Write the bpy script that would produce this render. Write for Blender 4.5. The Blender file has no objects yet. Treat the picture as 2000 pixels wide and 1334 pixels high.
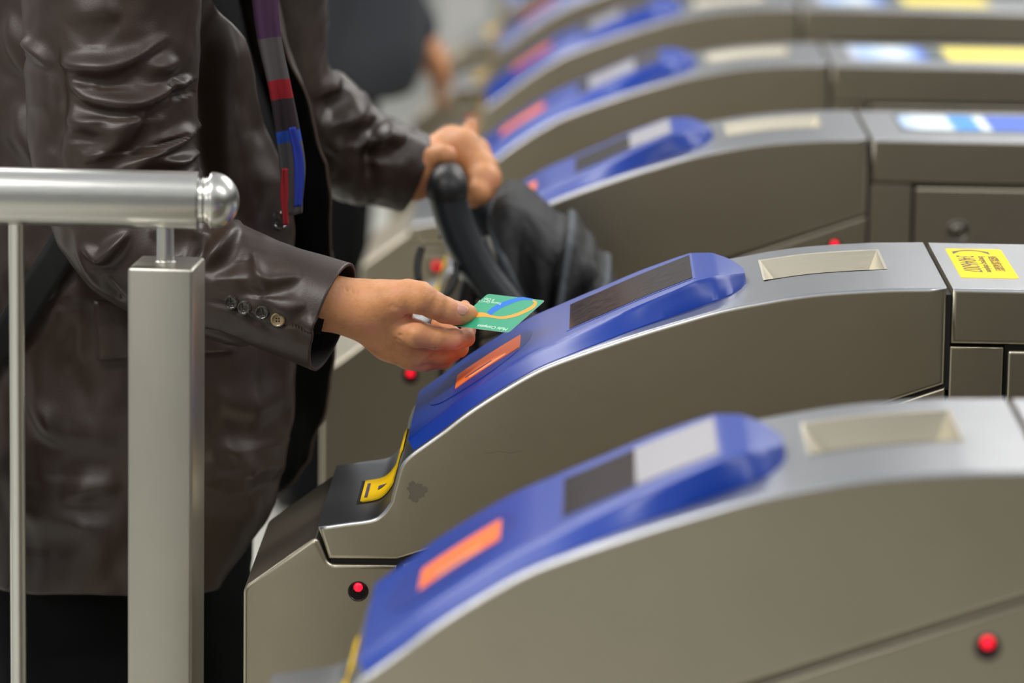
import bpy, bmesh, math, random
import numpy as np
from mathutils import Vector, Matrix, noise as mnoise
from mathutils.geometry import tessellate_polygon
random.seed(7); np.random.seed(7)
SC = bpy.context.scene
COL = SC.collection
PI = math.pi

# ------------------------------------------------------------------ camera (solved from the picture's perspective)
CX, CD, CH = -0.35588, 4.0, 1.64664
YAW, PIT, ROL, FPX = -0.01685, 0.17448, 0.01617, 8000.0
_r = np.array([math.cos(YAW), -math.sin(YAW), 0.0])
_f = np.array([math.sin(YAW)*math.cos(PIT), math.cos(YAW)*math.cos(PIT), -math.sin(PIT)])
_u = np.cross(_r, _f)
def ray(px, py):
    a, b = px-1000.0, py-667.0
    c, s = math.cos(ROL), math.sin(ROL)
    return _f*FPX + _r*(c*a+s*b) - _u*(-s*a+c*b)
def at(px, py, y):
    """point seen at this pixel on the vertical plane at depth y"""
    d = ray(px, py); t = (y+CD)/d[1]
    return Vector((CX, -CD, CH)) + Vector(d*t)
def atz(px, py, z):
    d = ray(px, py); t = (z-CH)/d[2]
    return Vector((CX, -CD, CH)) + Vector(d*t)
def ppm(y):                       # pixels per metre at depth y
    return FPX/((y+CD)*1.013)

# ------------------------------------------------------------------ materials
def srgb(r, g, b):
    f = lambda c: (c/255/12.92) if c/255 <= .04045 else ((c/255+.055)/1.055)**2.4
    return (f(r), f(g), f(b), 1)
def mat(name, col, rough=.5, metal=0., spec=.5, emit=None, es=1., coat=0., coat_r=.1, sheen=0., sss=0.):
    m = bpy.data.materials.new(name); m.use_nodes = True
    b = m.node_tree.nodes['Principled BSDF']
    b.inputs['Base Color'].default_value = col
    b.inputs['Roughness'].default_value = rough
    b.inputs['Metallic'].default_value = metal
    b.inputs['Specular IOR Level'].default_value = spec
    b.inputs['Coat Weight'].default_value = coat
    b.inputs['Coat Roughness'].default_value = coat_r
    b.inputs['Sheen Weight'].default_value = sheen
    if sss:
        b.inputs['Subsurface Weight'].default_value = sss
        b.inputs['Subsurface Radius'].default_value = (1, .35, .2)
        b.inputs['Subsurface Scale'].default_value = .002
    if emit:
        b.inputs['Emission Color'].default_value = emit
        b.inputs['Emission Strength'].default_value = es
    return m
def nn(m, t, **kw):
    n = m.node_tree.nodes.new(t)
    for k, v in kw.items(): setattr(n, k, v)
    return n
def lk(m, a, b): m.node_tree.links.new(a, b)
def noise_tex(m, scale, sc3=(1, 1, 1), detail=3, rough=.55):
    tc = nn(m, 'ShaderNodeTexCoord'); mp = nn(m, 'ShaderNodeMapping'); mp.inputs['Scale'].default_value = sc3
    nz = nn(m, 'ShaderNodeTexNoise'); nz.inputs['Scale'].default_value = scale
    nz.inputs['Detail'].default_value = detail; nz.inputs['Roughness'].default_value = rough
    lk(m, tc.outputs['Object'], mp.inputs['Vector']); lk(m, mp.outputs[0], nz.inputs['Vector'])
    return nz
def ramp(m, fac, stops):
    r = nn(m, 'ShaderNodeValToRGB'); e = r.color_ramp.elements
    while len(e) < len(stops): e.new(.5)
    for i, (p, c) in enumerate(stops): e[i].position = p; e[i].color = c
    lk(m, fac, r.inputs[0]); return r
def bump(m, fac, strength, dist):
    b = nn(m, 'ShaderNodeBump'); b.inputs['Strength'].default_value = strength; b.inputs['Distance'].default_value = dist
    lk(m, fac, b.inputs['Height']); lk(m, b.outputs[0], m.node_tree.nodes['Principled BSDF'].inputs['Normal'])
    return b
def maprange(m, fac, a, b):
    r = nn(m, 'ShaderNodeMapRange'); r.inputs['To Min'].default_value = a; r.inputs['To Max'].default_value = b
    lk(m, fac, r.inputs[0]); return r
def P(m): return m.node_tree.nodes['Principled BSDF']

def steel(name, col, rough, grain=(1, 60, 60), aniso=0.0, bs=.25):
    m = mat(name, col, rough, 1.0)
    n = noise_tex(m, 26, grain, 4, .6)
    r = maprange(m, n.outputs['Fac'], rough-.05, rough+.07); lk(m, r.outputs[0], P(m).inputs['Roughness'])
    n2 = noise_tex(m, 3.2, (1, 1, 1), 5, .6)
    c = tuple(x*.90 for x in col[:3])+(1,)
    rp = ramp(m, n2.outputs['Fac'], [(.3, c), (.6, col)]); lk(m, rp.outputs[0], P(m).inputs['Base Color'])
    bump(m, n.outputs['Fac'], bs, .00012)
    return m
M = {}
M['steel_side'] = steel('brushed_steel_side', srgb(194, 186, 167), .34, (1.2, 50, 50))
M['steel_top'] = steel('brushed_steel_top', srgb(172, 175, 178), .31, (1.2, 60, 60))
M['rail'] = steel('satin_rail_steel', srgb(205, 205, 200), .30, (2, 14, 14))
M['post'] = steel('satin_post_steel', srgb(190, 187, 176), .36, (40, 40, 1.2))
M['chrome'] = mat('polished_steel', srgb(205, 205, 200), .30, 1)
M['gap'] = mat('black_rubber_gap', srgb(16, 16, 18), .6)
M['blue'] = mat('blue_plastic', srgb(3, 52, 146), .36, 0, .38, coat=.08, coat_r=.25)
M['blue2'] = mat('blue_plastic_inlay', srgb(12, 48, 136), .34, 0, .45)
M['orange'] = mat('orange_print', srgb(240, 112, 46), .5, 0, .3)
M['orange_l'] = mat('pale_orange_print', srgb(252, 190, 140), .4)
M['slate'] = mat('slate_print', srgb(90, 78, 110), .4)
M['screen'] = mat('screen_glass', srgb(30, 14, 18), .10, 0, .35)
n = noise_tex(M['screen'], 60, (1, 2, 2), 6, .8); rr = maprange(M['screen'], n.outputs['Fac'], .02, .30); lk(M['screen'], rr.outputs[0], P(M['screen']).inputs['Roughness'])
M['screen_refl'] = mat('pale_screen_reflection', srgb(138, 137, 144), .4)  # flat pale colour standing in for a reflection on the glass
M['yellow'] = mat('yellow_label', srgb(250, 206, 4), .6, 0, .2)
M['ink'] = mat('dark_label_ink', srgb(72, 70, 30), .5)
M['white_ink'] = mat('pale_ink', srgb(214, 245, 230), .5)
M['black_disc'] = mat('black_sensor_disc', srgb(22, 16, 18), .22)
M['red'] = mat('red_lamp', srgb(255, 20, 50), .3, emit=srgb(255, 16, 46), es=1.6)
M['lock'] = mat('lock_steel', srgb(150, 145, 135), .28, 1)
M['tray'] = steel('tray_steel', srgb(214, 208, 190), .38, (1, 30, 30))
M['scuff'] = mat('grey_scuff', srgb(104, 98, 84), .75, .3)
M['card'] = mat('green_card', srgb(52, 158, 120), .5, 0, .22)
M['card_edge'] = mat('card_edge', srgb(190, 205, 190), .4)
M['card_or'] = mat('card_orange', srgb(250, 160, 50), .5, 0, .2)
M['card_bl'] = mat('card_blue', srgb(0, 112, 215), .5, 0, .2)
M['handle'] = mat('pram_foam', srgb(34, 38, 43), .34)
M['blk'] = mat('black_plastic', srgb(16, 16, 18), .45)
M['fabric'] = mat('pram_fabric', srgb(17, 19, 22), .75)
n = noise_tex(M['fabric'], 900, (1, 1, 1), 2); bump(M['fabric'], n.outputs['Fac'], .3, .0004)
M['piping'] = mat('grey_piping', srgb(58, 64, 70), .7)
M['tyre'] = mat('tyre_rubber', srgb(28, 28, 30), .8)
# leather
M['leather'] = m = mat('brown_leather', srgb(66, 52, 45), .40, 0, .5)
n = noise_tex(m, 7, (1, 1, 1), 5, .6); rp = ramp(m, n.outputs['Fac'], [(.3, srgb(36, 25, 18)), (.7, srgb(52, 38, 29))]); lk(m, rp.outputs[0], P(m).inputs['Base Color'])
n2 = noise_tex(m, 420, (1, 1, 1), 4, .6); n3 = noise_tex(m, 30, (1, 1, 1), 3, .5)
ad = nn(m, 'ShaderNodeMath', operation='ADD'); ml = nn(m, 'ShaderNodeMath', operation='MULTIPLY'); ml.inputs[1].default_value = 1.5
lk(m, n3.outputs['Fac'], ml.inputs[0]); lk(m, n2.outputs['Fac'], ad.inputs[0]); lk(m, ml.outputs[0], ad.inputs[1])
bump(m, ad.outputs[0], .35, .0005)
r3 = maprange(m, n.outputs['Fac'], .36, .49); lk(m, r3.outputs[0], P(m).inputs['Roughness'])
M['lining'] = mat('dark_lining', srgb(14, 12, 12), .8)
M['edge'] = mat('leather_edge', srgb(72, 56, 46), .55)
M['knit'] = mat('black_knit', srgb(9, 9, 10), .95, 0, .2)
M['trouser'] = mat('black_trouser_cloth', srgb(7, 8, 10), .95, 0, .2)
M['strap'] = mat('black_webbing', srgb(12, 13, 15), .8)
M['button_d'] = mat('dark_horn_button', srgb(42, 38, 34), .15, coat=.6)
M['button_l'] = mat('tan_horn_button', srgb(138, 118, 86), .2, coat=.6)
M['hole'] = mat('button_hole', srgb(12, 10, 8), .6)
M['shoe'] = mat('shoe_leather', srgb(20, 17, 16), .4)
M['hair'] = mat('black_hair', srgb(20, 18, 17), .5)
# skin
M['skin'] = m = mat('skin', srgb(214, 152, 112), .46, 0, .4, sss=.05)
n = noise_tex(m, 38, (1, 1, 1), 4, .6)
rp = ramp(m, n.outputs['Fac'], [(.30, srgb(190, 130, 84)), (.52, srgb(208, 147, 100)), (.72, srgb(216, 146, 114))]); lk(m, rp.outputs[0], P(m).inputs['Base Color'])
n2 = noise_tex(m, 190, (1.0, 1.6, .7), 5, .7); bump(m, n2.outputs['Fac'], .6, .0013)
M['nail'] = mat('fingernail', srgb(240, 192, 176), .35, coat=.15)
# scarf: bands of colour down its length
M['scarf'] = m = mat('patterned_scarf', srgb(110, 105, 108), .85)
tc = nn(m, 'ShaderNodeTexCoord'); sp = nn(m, 'ShaderNodeSeparateXYZ'); lk(m, tc.outputs['UV'], sp.inputs[0])
g_, r_, b_, p_, d_ = srgb(78, 74, 76), srgb(136, 14, 28), srgb(24, 70, 160), srgb(66, 38, 68), srgb(44, 34, 40)
rp = ramp(m, sp.outputs['Y'], [(0, g_), (.09, g_), (.10, p_), (.20, p_), (.22, g_), (.36, g_), (.37, r_), (.44, r_), (.45, d_), (.60, d_), (.61, b_), (.66, b_), (.67, g_), (.80, g_)])
rp.color_ramp.interpolation = 'CONSTANT'
lk(m, rp.outputs[0], P(m).inputs['Base Color'])
M['scarf_blue'] = mat('blue_scarf_edge', srgb(20, 44, 140), .85)
M['scarf_red'] = mat('red_scarf_edge', srgb(130, 12, 24), .85)
# background cloth
M['coat'] = mat('grey_coat', srgb(46, 50, 55), .85)
M['coat2'] = mat('cream_coat', srgb(205, 200, 180), .85)
# building
M['floor'] = m = mat('pale_terrazzo', srgb(190, 190, 180), .28, 0, .4)
n = noise_tex(m, 60, (1, 1, 1), 4, .7); rp = ramp(m, n.outputs['Fac'], [(.3, srgb(168, 168, 158)), (.7, srgb(204, 203, 194))]); lk(m, rp.outputs[0], P(m).inputs['Base Color'])
M['wall_brown'] = mat('brown_stone_panel', srgb(128, 118, 98), .6)
M['wall_dark'] = mat('dark_stone_panel', srgb(70, 62, 48), .6)
M['wall_pale'] = mat('pale_panel', srgb(196, 196, 192), .6)
M['lamp_body'] = mat('lamp_housing', srgb(200, 200, 200), .5)

# ------------------------------------------------------------------ mesh helpers
def new_mesh(name, verts, faces, m=None, parent=None, smooth=True, auto=None):
    me = bpy.data.meshes.new(name); me.from_pydata([tuple(v) for v in verts], [], [tuple(f) for f in faces]); me.validate()
    o = bpy.data.objects.new(name, me); COL.objects.link(o)
    if m: me.materials.append(m)
    me.polygons.foreach_set('use_smooth', [smooth]*len(me.polygons))
    if smooth and auto: me.set_sharp_from_angle(angle=math.radians(auto))
    if parent: o.parent = parent
    return o
def from_bm(name, bm, m=None, parent=None, smooth=True, auto=35):
    bmesh.ops.recalc_face_normals(bm, faces=bm.faces)
    me = bpy.data.meshes.new(name); bm.to_mesh(me); bm.free()
    o = bpy.data.objects.new(name, me); COL.objects.link(o)
    if m: me.materials.append(m)
    me.polygons.foreach_set('use_smooth', [smooth]*len(me.polygons))
    if smooth and auto: me.set_sharp_from_angle(angle=math.radians(auto))
    if parent: o.parent = parent
    return o
def tag(o, label=None, cat=None, group=None, kind=None):
    if label: o['label'] = label
    if cat: o['category'] = cat
    if group: o['group'] = group
    if kind: o['kind'] = kind
    return o
def empty(name, loc=(0, 0, 0)):
    o = bpy.data.objects.new(name, None); COL.objects.link(o); o.location = loc; o.empty_display_size = .05
    return o
def bm_box(bm, a, b, bev=0, mtx=None):
    r = bmesh.ops.create_cube(bm, size=1); vs = r['verts']
    c = [(a[i]+b[i])/2 for i in range(3)]; s = [abs(b[i]-a[i]) for i in range(3)]
    for v in vs: v.co = Vector((v.co.x*s[0]+c[0], v.co.y*s[1]+c[1], v.co.z*s[2]+c[2]))
    if bev: 
        es = list({e for v in vs for e in v.link_edges})
        rr = bmesh.ops.bevel(bm, geom=es, offset=bev, segments=3, affect='EDGES', profile=.5)
        vs = list({v for f in rr['faces'] for v in f.verts} | {v for v in vs if v.is_valid})
    if mtx:
        for v in vs: v.co = mtx @ v.co
def box(name, a, b, m, parent=None, bev=0, mtx=None):
    bm = bmesh.new(); bm_box(bm, a, b, bev, mtx); return from_bm(name, bm, m, parent)

def offset_poly(P2, d):
    n = len(P2); out = []
    area = sum(P2[i][0]*P2[(i+1) % n][1]-P2[(i+1) % n][0]*P2[i][1] for i in range(n))
    sgn = 1 if area > 0 else -1
    for i in range(n):
        p0, p1, p2 = P2[i-1], P2[i], P2[(i+1) % n]
        e1 = (p1[0]-p0[0], p1[1]-p0[1]); e2 = (p2[0]-p1[0], p2[1]-p1[1])
        l1 = math.hypot(*e1) or 1e-9; l2 = math.hypot(*e2) or 1e-9
        n1 = (e1[1]/l1*sgn, -e1[0]/l1*sgn); n2 = (e2[1]/l2*sgn, -e2[0]/l2*sgn)
        bx, bz = n1[0]+n2[0], n1[1]+n2[1]; dd = 1+n1[0]*n2[0]+n1[1]*n2[1]
        k = d/max(dd, .35)
        out.append((p1[0]+bx*k, p1[1]+bz*k))
    return out
def round_poly(P2, rad, seg=4, only=None):
    out = []; n = len(P2)
    for i in range(n):
        p0, p1, p2 = P2[i-1], P2[i], P2[(i+1) % n]
        r = rad if only is None or i in only else 0
        v1 = Vector((p0[0]-p1[0], p0[1]-p1[1])); v2 = Vector((p2[0]-p1[0], p2[1]-p1[1]))
        if r == 0 or v1.length < 1e-6 or v2.length < 1e-6: out.append(p1); continue
        d1 = min(r, v1.length*.45); d2 = min(r, v2.length*.45)
        a = Vector(p1)+v1.normalized()*d1; b = Vector(p1)+v2.normalized()*d2
        for k in range(seg+1):
            t = k/seg; q = a*(1-t)**2+Vector(p1)*2*t*(1-t)+b*t*t; out.append((q.x, q.y))
    return out
def extrude_panel(name, P2, y0, y1, R, m, parent=None, ymid=(), hole=None, seg=4, mats=None):
    """prism of an x,z outline between y0 and y1 with rounded long edges; hole=(x0,x1,ya,yb) leaves an opening in its upper side"""
    st = []
    for k in range(seg+1):
        t = k/seg*PI/2; st.append((y0+R-R*math.cos(t), -(R-R*math.sin(t))))
    for y in ymid: st.append((y, 0))
    for k in range(seg, -1, -1):
        t = k/seg*PI/2; st.append((y1-R+R*math.cos(t), -(R-R*math.sin(t))))
    V = []; n = len(P2)
    for (y, d) in st:
        V += [(p[0], y, p[1]) for p in offset_poly(P2, d)]
    F = []
    area = sum(P2[i][0]*P2[(i+1) % n][1]-P2[(i+1) % n][0]*P2[i][1] for i in range(n))
    for s in range(len(st)-1):
        for i in range(n):
            j = (i+1) % n
            if hole:
                mx = (P2[i][0]+P2[j][0])/2; my = (st[s][0]+st[s+1][0])/2; mz = (P2[i][1]+P2[j][1])/2
                if hole[0] < mx < hole[1] and hole[2] < my < hole[3] and mz > .95: continue
            F.append((s*n+i, s*n+j, (s+1)*n+j, (s+1)*n+i))
    b = (len(st)-1)*n
    for o_ in (0, b):
        for tri in tessellate_polygon([[Vector((V[o_+i][0], V[o_+i][2], 0)) for i in range(n)]]): F.append(tuple(o_+k for k in tri))
    bm = bmesh.new(); vs = [bm.verts.new(v) for v in V]
    for f in F:
        try: bm.faces.new([vs[i] for i in f])
        except ValueError: pass
    o = from_bm(name, bm, m, parent, True, 50)
    wn = o.modifiers.new('wn', 'WEIGHTED_NORMAL'); wn.keep_sharp = True; wn.weight = 100
    return o
def catmull(pts, n):
    pts = [np.array(p, float) for p in pts]; P_ = [2*pts[0]-pts[1]]+pts+[2*pts[-1]-pts[-2]]
    out = []; L = len(pts)-1
    for k in range(n):
        t = k/(n-1)*L; i = min(int(t), L-1); t -= i
        a, b, c, d = P_[i:i+4]
        out.append(.5*((2*b)+(-a+c)*t+(2*a-5*b+4*c-d)*t*t+(-a+3*b-3*c+d)*t**3))
    return np.array(out)
def frames(path):
    T = np.gradient(path, axis=0); T /= np.linalg.norm(T, axis=1)[:, None]
    u = np.cross(T[0], [0, 1, 0]); 
    if np.linalg.norm(u) < .1: u = np.cross(T[0], [1, 0, 0])
    u /= np.linalg.norm(u); U = [u]
    for i in range(1, len(path)):
        u = U[-1]-T[i]*np.dot(U[-1], T[i]); u /= np.linalg.norm(u); U.append(u)
    U = np.array(U); return T, U, np.cross(T, U)
def tube_vf(path, rad, seg=20, cap=True, flat=None):
    path = np.array(path, float); n = len(path); rad = np.broadcast_to(np.array(rad, float), (n,))
    T, U, W = frames(path); a = np.linspace(0, 2*PI, seg, endpoint=False)
    fl = 1 if flat is None else flat
    V = path[:, None]+rad[:, None, None]*(np.cos(a)[None, :, None]*U[:, None]+fl*np.sin(a)[None, :, None]*W[:, None])
    V = V.reshape(-1, 3); F = [(i*seg+j, (i+1)*seg+j, (i+1)*seg+(j+1) % seg, i*seg+(j+1) % seg) for i in range(n-1) for j in range(seg)]
    F = [f[::-1] for f in F]
    if cap:
        F.append(tuple(range(seg))); F.append(tuple((n-1)*seg+j for j in range(seg))[::-1])
    return V, F
def tube(name, path, rad, m, parent=None, seg=20, n=None, cap=True, flat=None):
    p = catmull(path, n) if n else np.array([tuple(q) for q in path], float)
    if n and not np.isscalar(rad) and len(rad) != n: rad = np.interp(np.linspace(0, len(rad)-1, n), range(len(rad)), rad)
    V, F = tube_vf(p, rad, seg, cap, flat)
    bm = bmesh.new(); vs = [bm.verts.new(v) for v in V]
    for f in F: bm.faces.new([vs[i] for i in f])
    return from_bm(name, bm, m, parent, True, 50)
def lathe(name, prof, m, parent=None, mtx=None, seg=32):
    """prof: (radius, height) pairs turned about local z"""
    bm = bmesh.new(); rings = []
    for r, h in prof:
        if r < 1e-7: rings.append([bm.verts.new((0, 0, h))])
        else: rings.append([bm.verts.new((r*math.cos(2*PI*k/seg), r*math.sin(2*PI*k/seg), h)) for k in range(seg)])
    for a, b in zip(rings, rings[1:]):
        for k in range(seg):
            q = [a[k % len(a)], a[(k+1) % len(a)], b[(k+1) % len(b)], b[k % len(b)]]
            q = [v for i, v in enumerate(q) if v not in q[:i]]
            if len(q) > 2: bm.faces.new(q)
    if len(rings[0]) > 2: bm.faces.new(rings[0])
    if len(rings[-1]) > 2: bm.faces.new(rings[-1])
    if mtx:
        for v in bm.verts: v.co = mtx @ v.co
    return from_bm(name, bm, m, parent, True, 40)
def axis_mtx(loc, zdir, up=(0, 0, 1)):
    z = Vector(zdir).normalized(); x = Vector(up).cross(z)
    if x.length < 1e-4: x = Vector((1, 0, 0))
    x.normalize(); y = z.cross(x)
    m = Matrix((x, y, z)).transposed().to_4x4(); m.translation = Vector(loc); return m
def text(name, body, size, mtx, m, parent, ext=.0002, sx=1, align='LEFT'):
    cu = bpy.data.curves.new(name, 'FONT'); cu.body = body; cu.size = size; cu.extrude = ext; cu.align_x = align
    o = bpy.data.objects.new(name, cu); COL.objects.link(o)
    bpy.context.view_layer.update()
    me = bpy.data.meshes.new_from_object(o); COL.objects.unlink(o); bpy.data.objects.remove(o)
    me.transform(mtx @ Matrix.Scale(sx, 4, (1, 0, 0))); me.materials.clear(); me.materials.append(m)
    r = bpy.data.objects.new(name, me); COL.objects.link(r); r.parent = parent
    return r
def flat_poly(name, pts, thick, nrm, m, parent):
    n = Vector(nrm).normalized()*thick; k = len(pts)
    bm = bmesh.new(); a = [bm.verts.new(Vector(p)) for p in pts]; b = [bm.verts.new(Vector(p)+n) for p in pts]
    bm.faces.new(a); bm.faces.new(b)
    for i in range(k): bm.faces.new((a[i], a[(i+1) % k], b[(i+1) % k], b[i]))
    return from_bm(name, bm, m, parent, False)

# ------------------------------------------------------------------ implicit surfaces
def cone_sdf(Pt, a, ra, b, rb):
    a = np.array(a, np.float32); b = np.array(b, np.float32)
    ba = b-a; l2 = float(ba@ba)
    if l2 < 1e-12: return np.linalg.norm(Pt-a, axis=-1)-ra
    t = np.clip(((Pt-a)@ba)/l2, 0, 1)
    d = np.sqrt(((Pt-a-t[..., None]*ba)**2).sum(-1))
    return d-(ra+(rb-ra)*t)
def smin(a, b, k):
    if k <= 0: return np.minimum(a, b)
    h = np.clip(.5+.5*(b-a)/k, 0, 1)
    return b+(a-b)*h-k*h*(1-h)
def surface(fn, lo, hi, h):
    """closed mesh of fn(p)=0 on a regular grid (surface nets), then pulled onto the surface"""
    lo = np.array(lo, float); hi = np.array(hi, float)
    n = np.ceil((hi-lo)/h).astype(int)+1
    ax = [lo[i]+np.arange(n[i])*h for i in range(3)]
    D = np.empty(n, np.float32)
    for i in range(0, n[0], 16):
        G = np.stack(np.meshgrid(ax[0][i:i+16], ax[1], ax[2], indexing='ij'), -1).astype(np.float32)
        D[i:i+16] = fn(G)
    S = D < 0
    c = S[:-1, :-1, :-1].astype(np.int8)
    tot = sum(S[i:n[0]-1+i, j:n[1]-1+j, k:n[2]-1+k].astype(np.int8) for i in (0, 1) for j in (0, 1) for k in (0, 1))
    act = (tot > 0) & (tot < 8); idx = -np.ones(act.shape, np.int64)
    ij = np.argwhere(act); idx[act] = np.arange(len(ij))
    acc = np.zeros((len(ij), 3)); cnt = np.zeros(len(ij))
    cor = [(i, j, k) for i in (0, 1) for j in (0, 1) for k in (0, 1)]
    for a in cor:
        for d in range(3):
            if a[d]: continue
            b = list(a); b[d] = 1
            A = D[ij[:, 0]+a[0], ij[:, 1]+a[1], ij[:, 2]+a[2]]; B = D[ij[:, 0]+b[0], ij[:, 1]+b[1], ij[:, 2]+b[2]]
            mk = (A < 0) != (B < 0); t = np.where(mk, A/np.where(mk, A-B, 1), 0)
            p = np.array(a, float)[None]+np.zeros((len(ij), 3)); p[:, d] = t
            acc[mk] += p[mk]; cnt[mk] += 1
    V = lo+(ij+acc/cnt[:, None])*h
    F = []
    for d in range(3):
        e1, e2 = (d+1) % 3, (d+2) % 3
        sl = [slice(None)]*3; s2 = [slice(None)]*3; sl[d] = slice(0, -1); s2[d] = slice(1, None)
        A = S[tuple(sl)]; B = S[tuple(s2)]; ch = A != B
        q = np.argwhere(ch); ok = (q[:, e1] > 0) & (q[:, e2] > 0) & (q[:, e1] < n[e1]-1) & (q[:, e2] < n[e2]-1); q = q[ok]
        def cell(o1, o2):
            r = q.copy(); r[:, e1] += o1; r[:, e2] += o2; return idx[r[:, 0], r[:, 1], r[:, 2]]
        Q = np.stack([cell(-1, -1), cell(0, -1), cell(0, 0), cell(-1, 0)], 1)
        inside = A[q[:, 0], q[:, 1], q[:, 2]]
        Q[~inside] = Q[~inside][:, ::-1]; F.append(Q)
    F = np.concatenate(F)
    e = h*.5
    for _ in range(3):
        Vf = V.astype(np.float32); d0 = fn(Vf)
        g = np.stack([fn(Vf+np.eye(3, dtype=np.float32)[i]*e)-fn(Vf-np.eye(3, dtype=np.float32)[i]*e) for i in range(3)], -1)/(2*e)
        g2 = (g**2).sum(-1)+1e-6
        V = V-np.clip(d0/g2, -h, h)[:, None]*g*.8
    return V, F

def normals_of(V, F):
    N = np.zeros_like(V); F = np.array(F)
    a, b, c, d = V[F[:, 0]], V[F[:, 1]], V[F[:, 2]], V[F[:, 3]]
    fn_ = np.cross(c-a, d-b)
    for k in range(4): np.add.at(N, F[:, k], fn_)
    return N/(np.linalg.norm(N, axis=1)[:, None]+1e-12)
def nz(V, scale, seed=0, oct_=3):
    return np.array([mnoise.fractal(Vector((v[0]*scale[0]+seed, v[1]*scale[1], v[2]*scale[2])), .6, 2.1, oct_) for v in V])
def stroke_field(V, strokes, y):
    """height of raised folds: each stroke is a polyline on the x,z plane at depth y, with width and height"""
    H = np.zeros(len(V)); X = V[:, [0, 2]]
    for st__ in strokes:
        pts, w, amp = st__[:3]
        q = np.array([(at(p[0], p[1], y).x, at(p[0], p[1], y).z) for p in pts]); w = w/ppm(y)
        if len(q) > 2:
            q3 = catmull([(a[0], a[1], 0) for a in q], len(q)*5)[:, :2]
        else: q3 = q
        m = (X[:, 0] > q3[:, 0].min()-3*w) & (X[:, 0] < q3[:, 0].max()+3*w) & (X[:, 1] > q3[:, 1].min()-3*w) & (X[:, 1] < q3[:, 1].max()+3*w)
        if not m.any(): continue
        Xm = X[m]; best = np.full(len(Xm), 9.); bt = np.zeros(len(Xm)); sg = np.zeros(len(Xm)); L = len(q3)-1
        for i in range(L):
            a, b = q3[i], q3[i+1]; ba = b-a; t = np.clip(((Xm-a)@ba)/(ba@ba+1e-12), 0, 1)
            d = np.linalg.norm(Xm-a-t[:, None]*ba, axis=1); u = d < best; best[u] = d[u]; bt[u] = (i+t[u])/L; sg[u] = np.sign((Xm[u, 1]-a[1]-t[u]*ba[1]))
        taper = np.clip(np.sin(np.clip(bt, 0, 1)*PI), 0, 1)**.8
        ww_ = w*(.45+.75*taper); sd_ = sg*best                 # above the line positive
        prof_ = np.where(sd_ > 0, np.exp(-(sd_/(1.7*ww_))**2), np.exp(-(sd_/(.9*ww_))**2))-.32*np.exp(-((sd_+2.4*ww_)/(1.5*ww_))**2)
        if amp < 0: prof_ = np.exp(-(best/w)**2)
        H[m] += amp*prof_*taper
    return H

# ================================================================== TICKET GATES
HEAD_TOP = [(-.6108, .7463), (-.586, .7505), (-.5612, .7547), (-.5495, .7617), (-.5409, .7739), (-.5389, .7813), (-.536, .7923), (-.533, .8049), (-.529, .8144), (-.521, .8229), (-.5065, .8340), (-.4886, .8475), (-.4654, .8661), (-.4301, .8901), (-.3948, .911), (-.3595, .9257), (-.3250, .9385), (-.2955, .9491), (-.2638, .9595), (-.2165, .974), (-.169, .9844), (-.1450, .9889), (-.1168, .9929), (-.085, .9958), (-.0649, .9972), (-.048, .9983), (0.0012, .9997)]
# finer profile
_hp = catmull([(a[0], 0, a[1]) for a in HEAD_TOP], 105)
_hp = [(p[0], p[2]) for p in _hp]
def _snap(x0):
    k = min(range(len(_hp)), key=lambda i: abs(_hp[i][0]-x0)); z = np.interp(x0, [p[0] for p in _hp[20:]], [p[1] for p in _hp[20:]]); _hp[k] = (x0, float(z)); return k
TX0, TX1, TY0, TY1 = -.169, -.048, .122, .250
_snap(TX0); _snap(TX1)
HEAD_TOP_OUT = offset_poly(_hp+[(.0018, .9087), (-.5362, .7205), (-.6019, .7197)], .0035)
def ztop(x):
    a = np.array([p for p in HEAD_TOP_OUT[:len(_hp)] if p[0] > -.55 or True])
    xs, zs = a[:, 0], a[:, 1]; o = np.argsort(xs); return float(np.interp(x, xs[o], zs[o]))
W = .307
def surf_frame(x):
    e = .004; z0, z1 = ztop(x-e), ztop(x+e); t = Vector((2*e, 0, z1-z0)).normalized(); n = Vector((-t.z, 0, t.x))
    return Vector((x, 0, ztop(x))), t, n
def arc_pts(xa, xb, n):
    return [xa+(xb-xa)*k/(n-1) for k in range(n)]

GATE_SPOTS = [-.885, 0., 1.187, 2.080, 2.985, 3.885, 4.785]
def casing_params(x):
    hx = [-.527, -.50, -.45, -.38, -.33, -.28, -.236, -.215, -.198, -.188]
    h = np.interp(x, hx, [.010, .011, .011, .012, .016, .021, .025, .022, .015, .009])
    y0 = np.interp(x, [-.527, -.42, -.37, -.33, -.287, -.25, -.236, -.218, -.203, -.194, -.188], [.006, .007, .010, .020, .033, .045, .050, .058, .075, .098, .125])
    yc = np.interp(x, [-.527, -.49, -.42, -.37, -.33, -.288, -.25, -.236, -.218, -.203, -.194, -.188], [.022, .030, .036, .042, .045, .047, .054, .060, .074, .096, .118, .138])
    return float(h), float(y0), float(yc)
def case_pt(x, y, up=0.):
    p, t, n = surf_frame(x); h, y0, yc = casing_params(x)
    return Vector((p.x, y, p.z))+n*(h+up)

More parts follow.
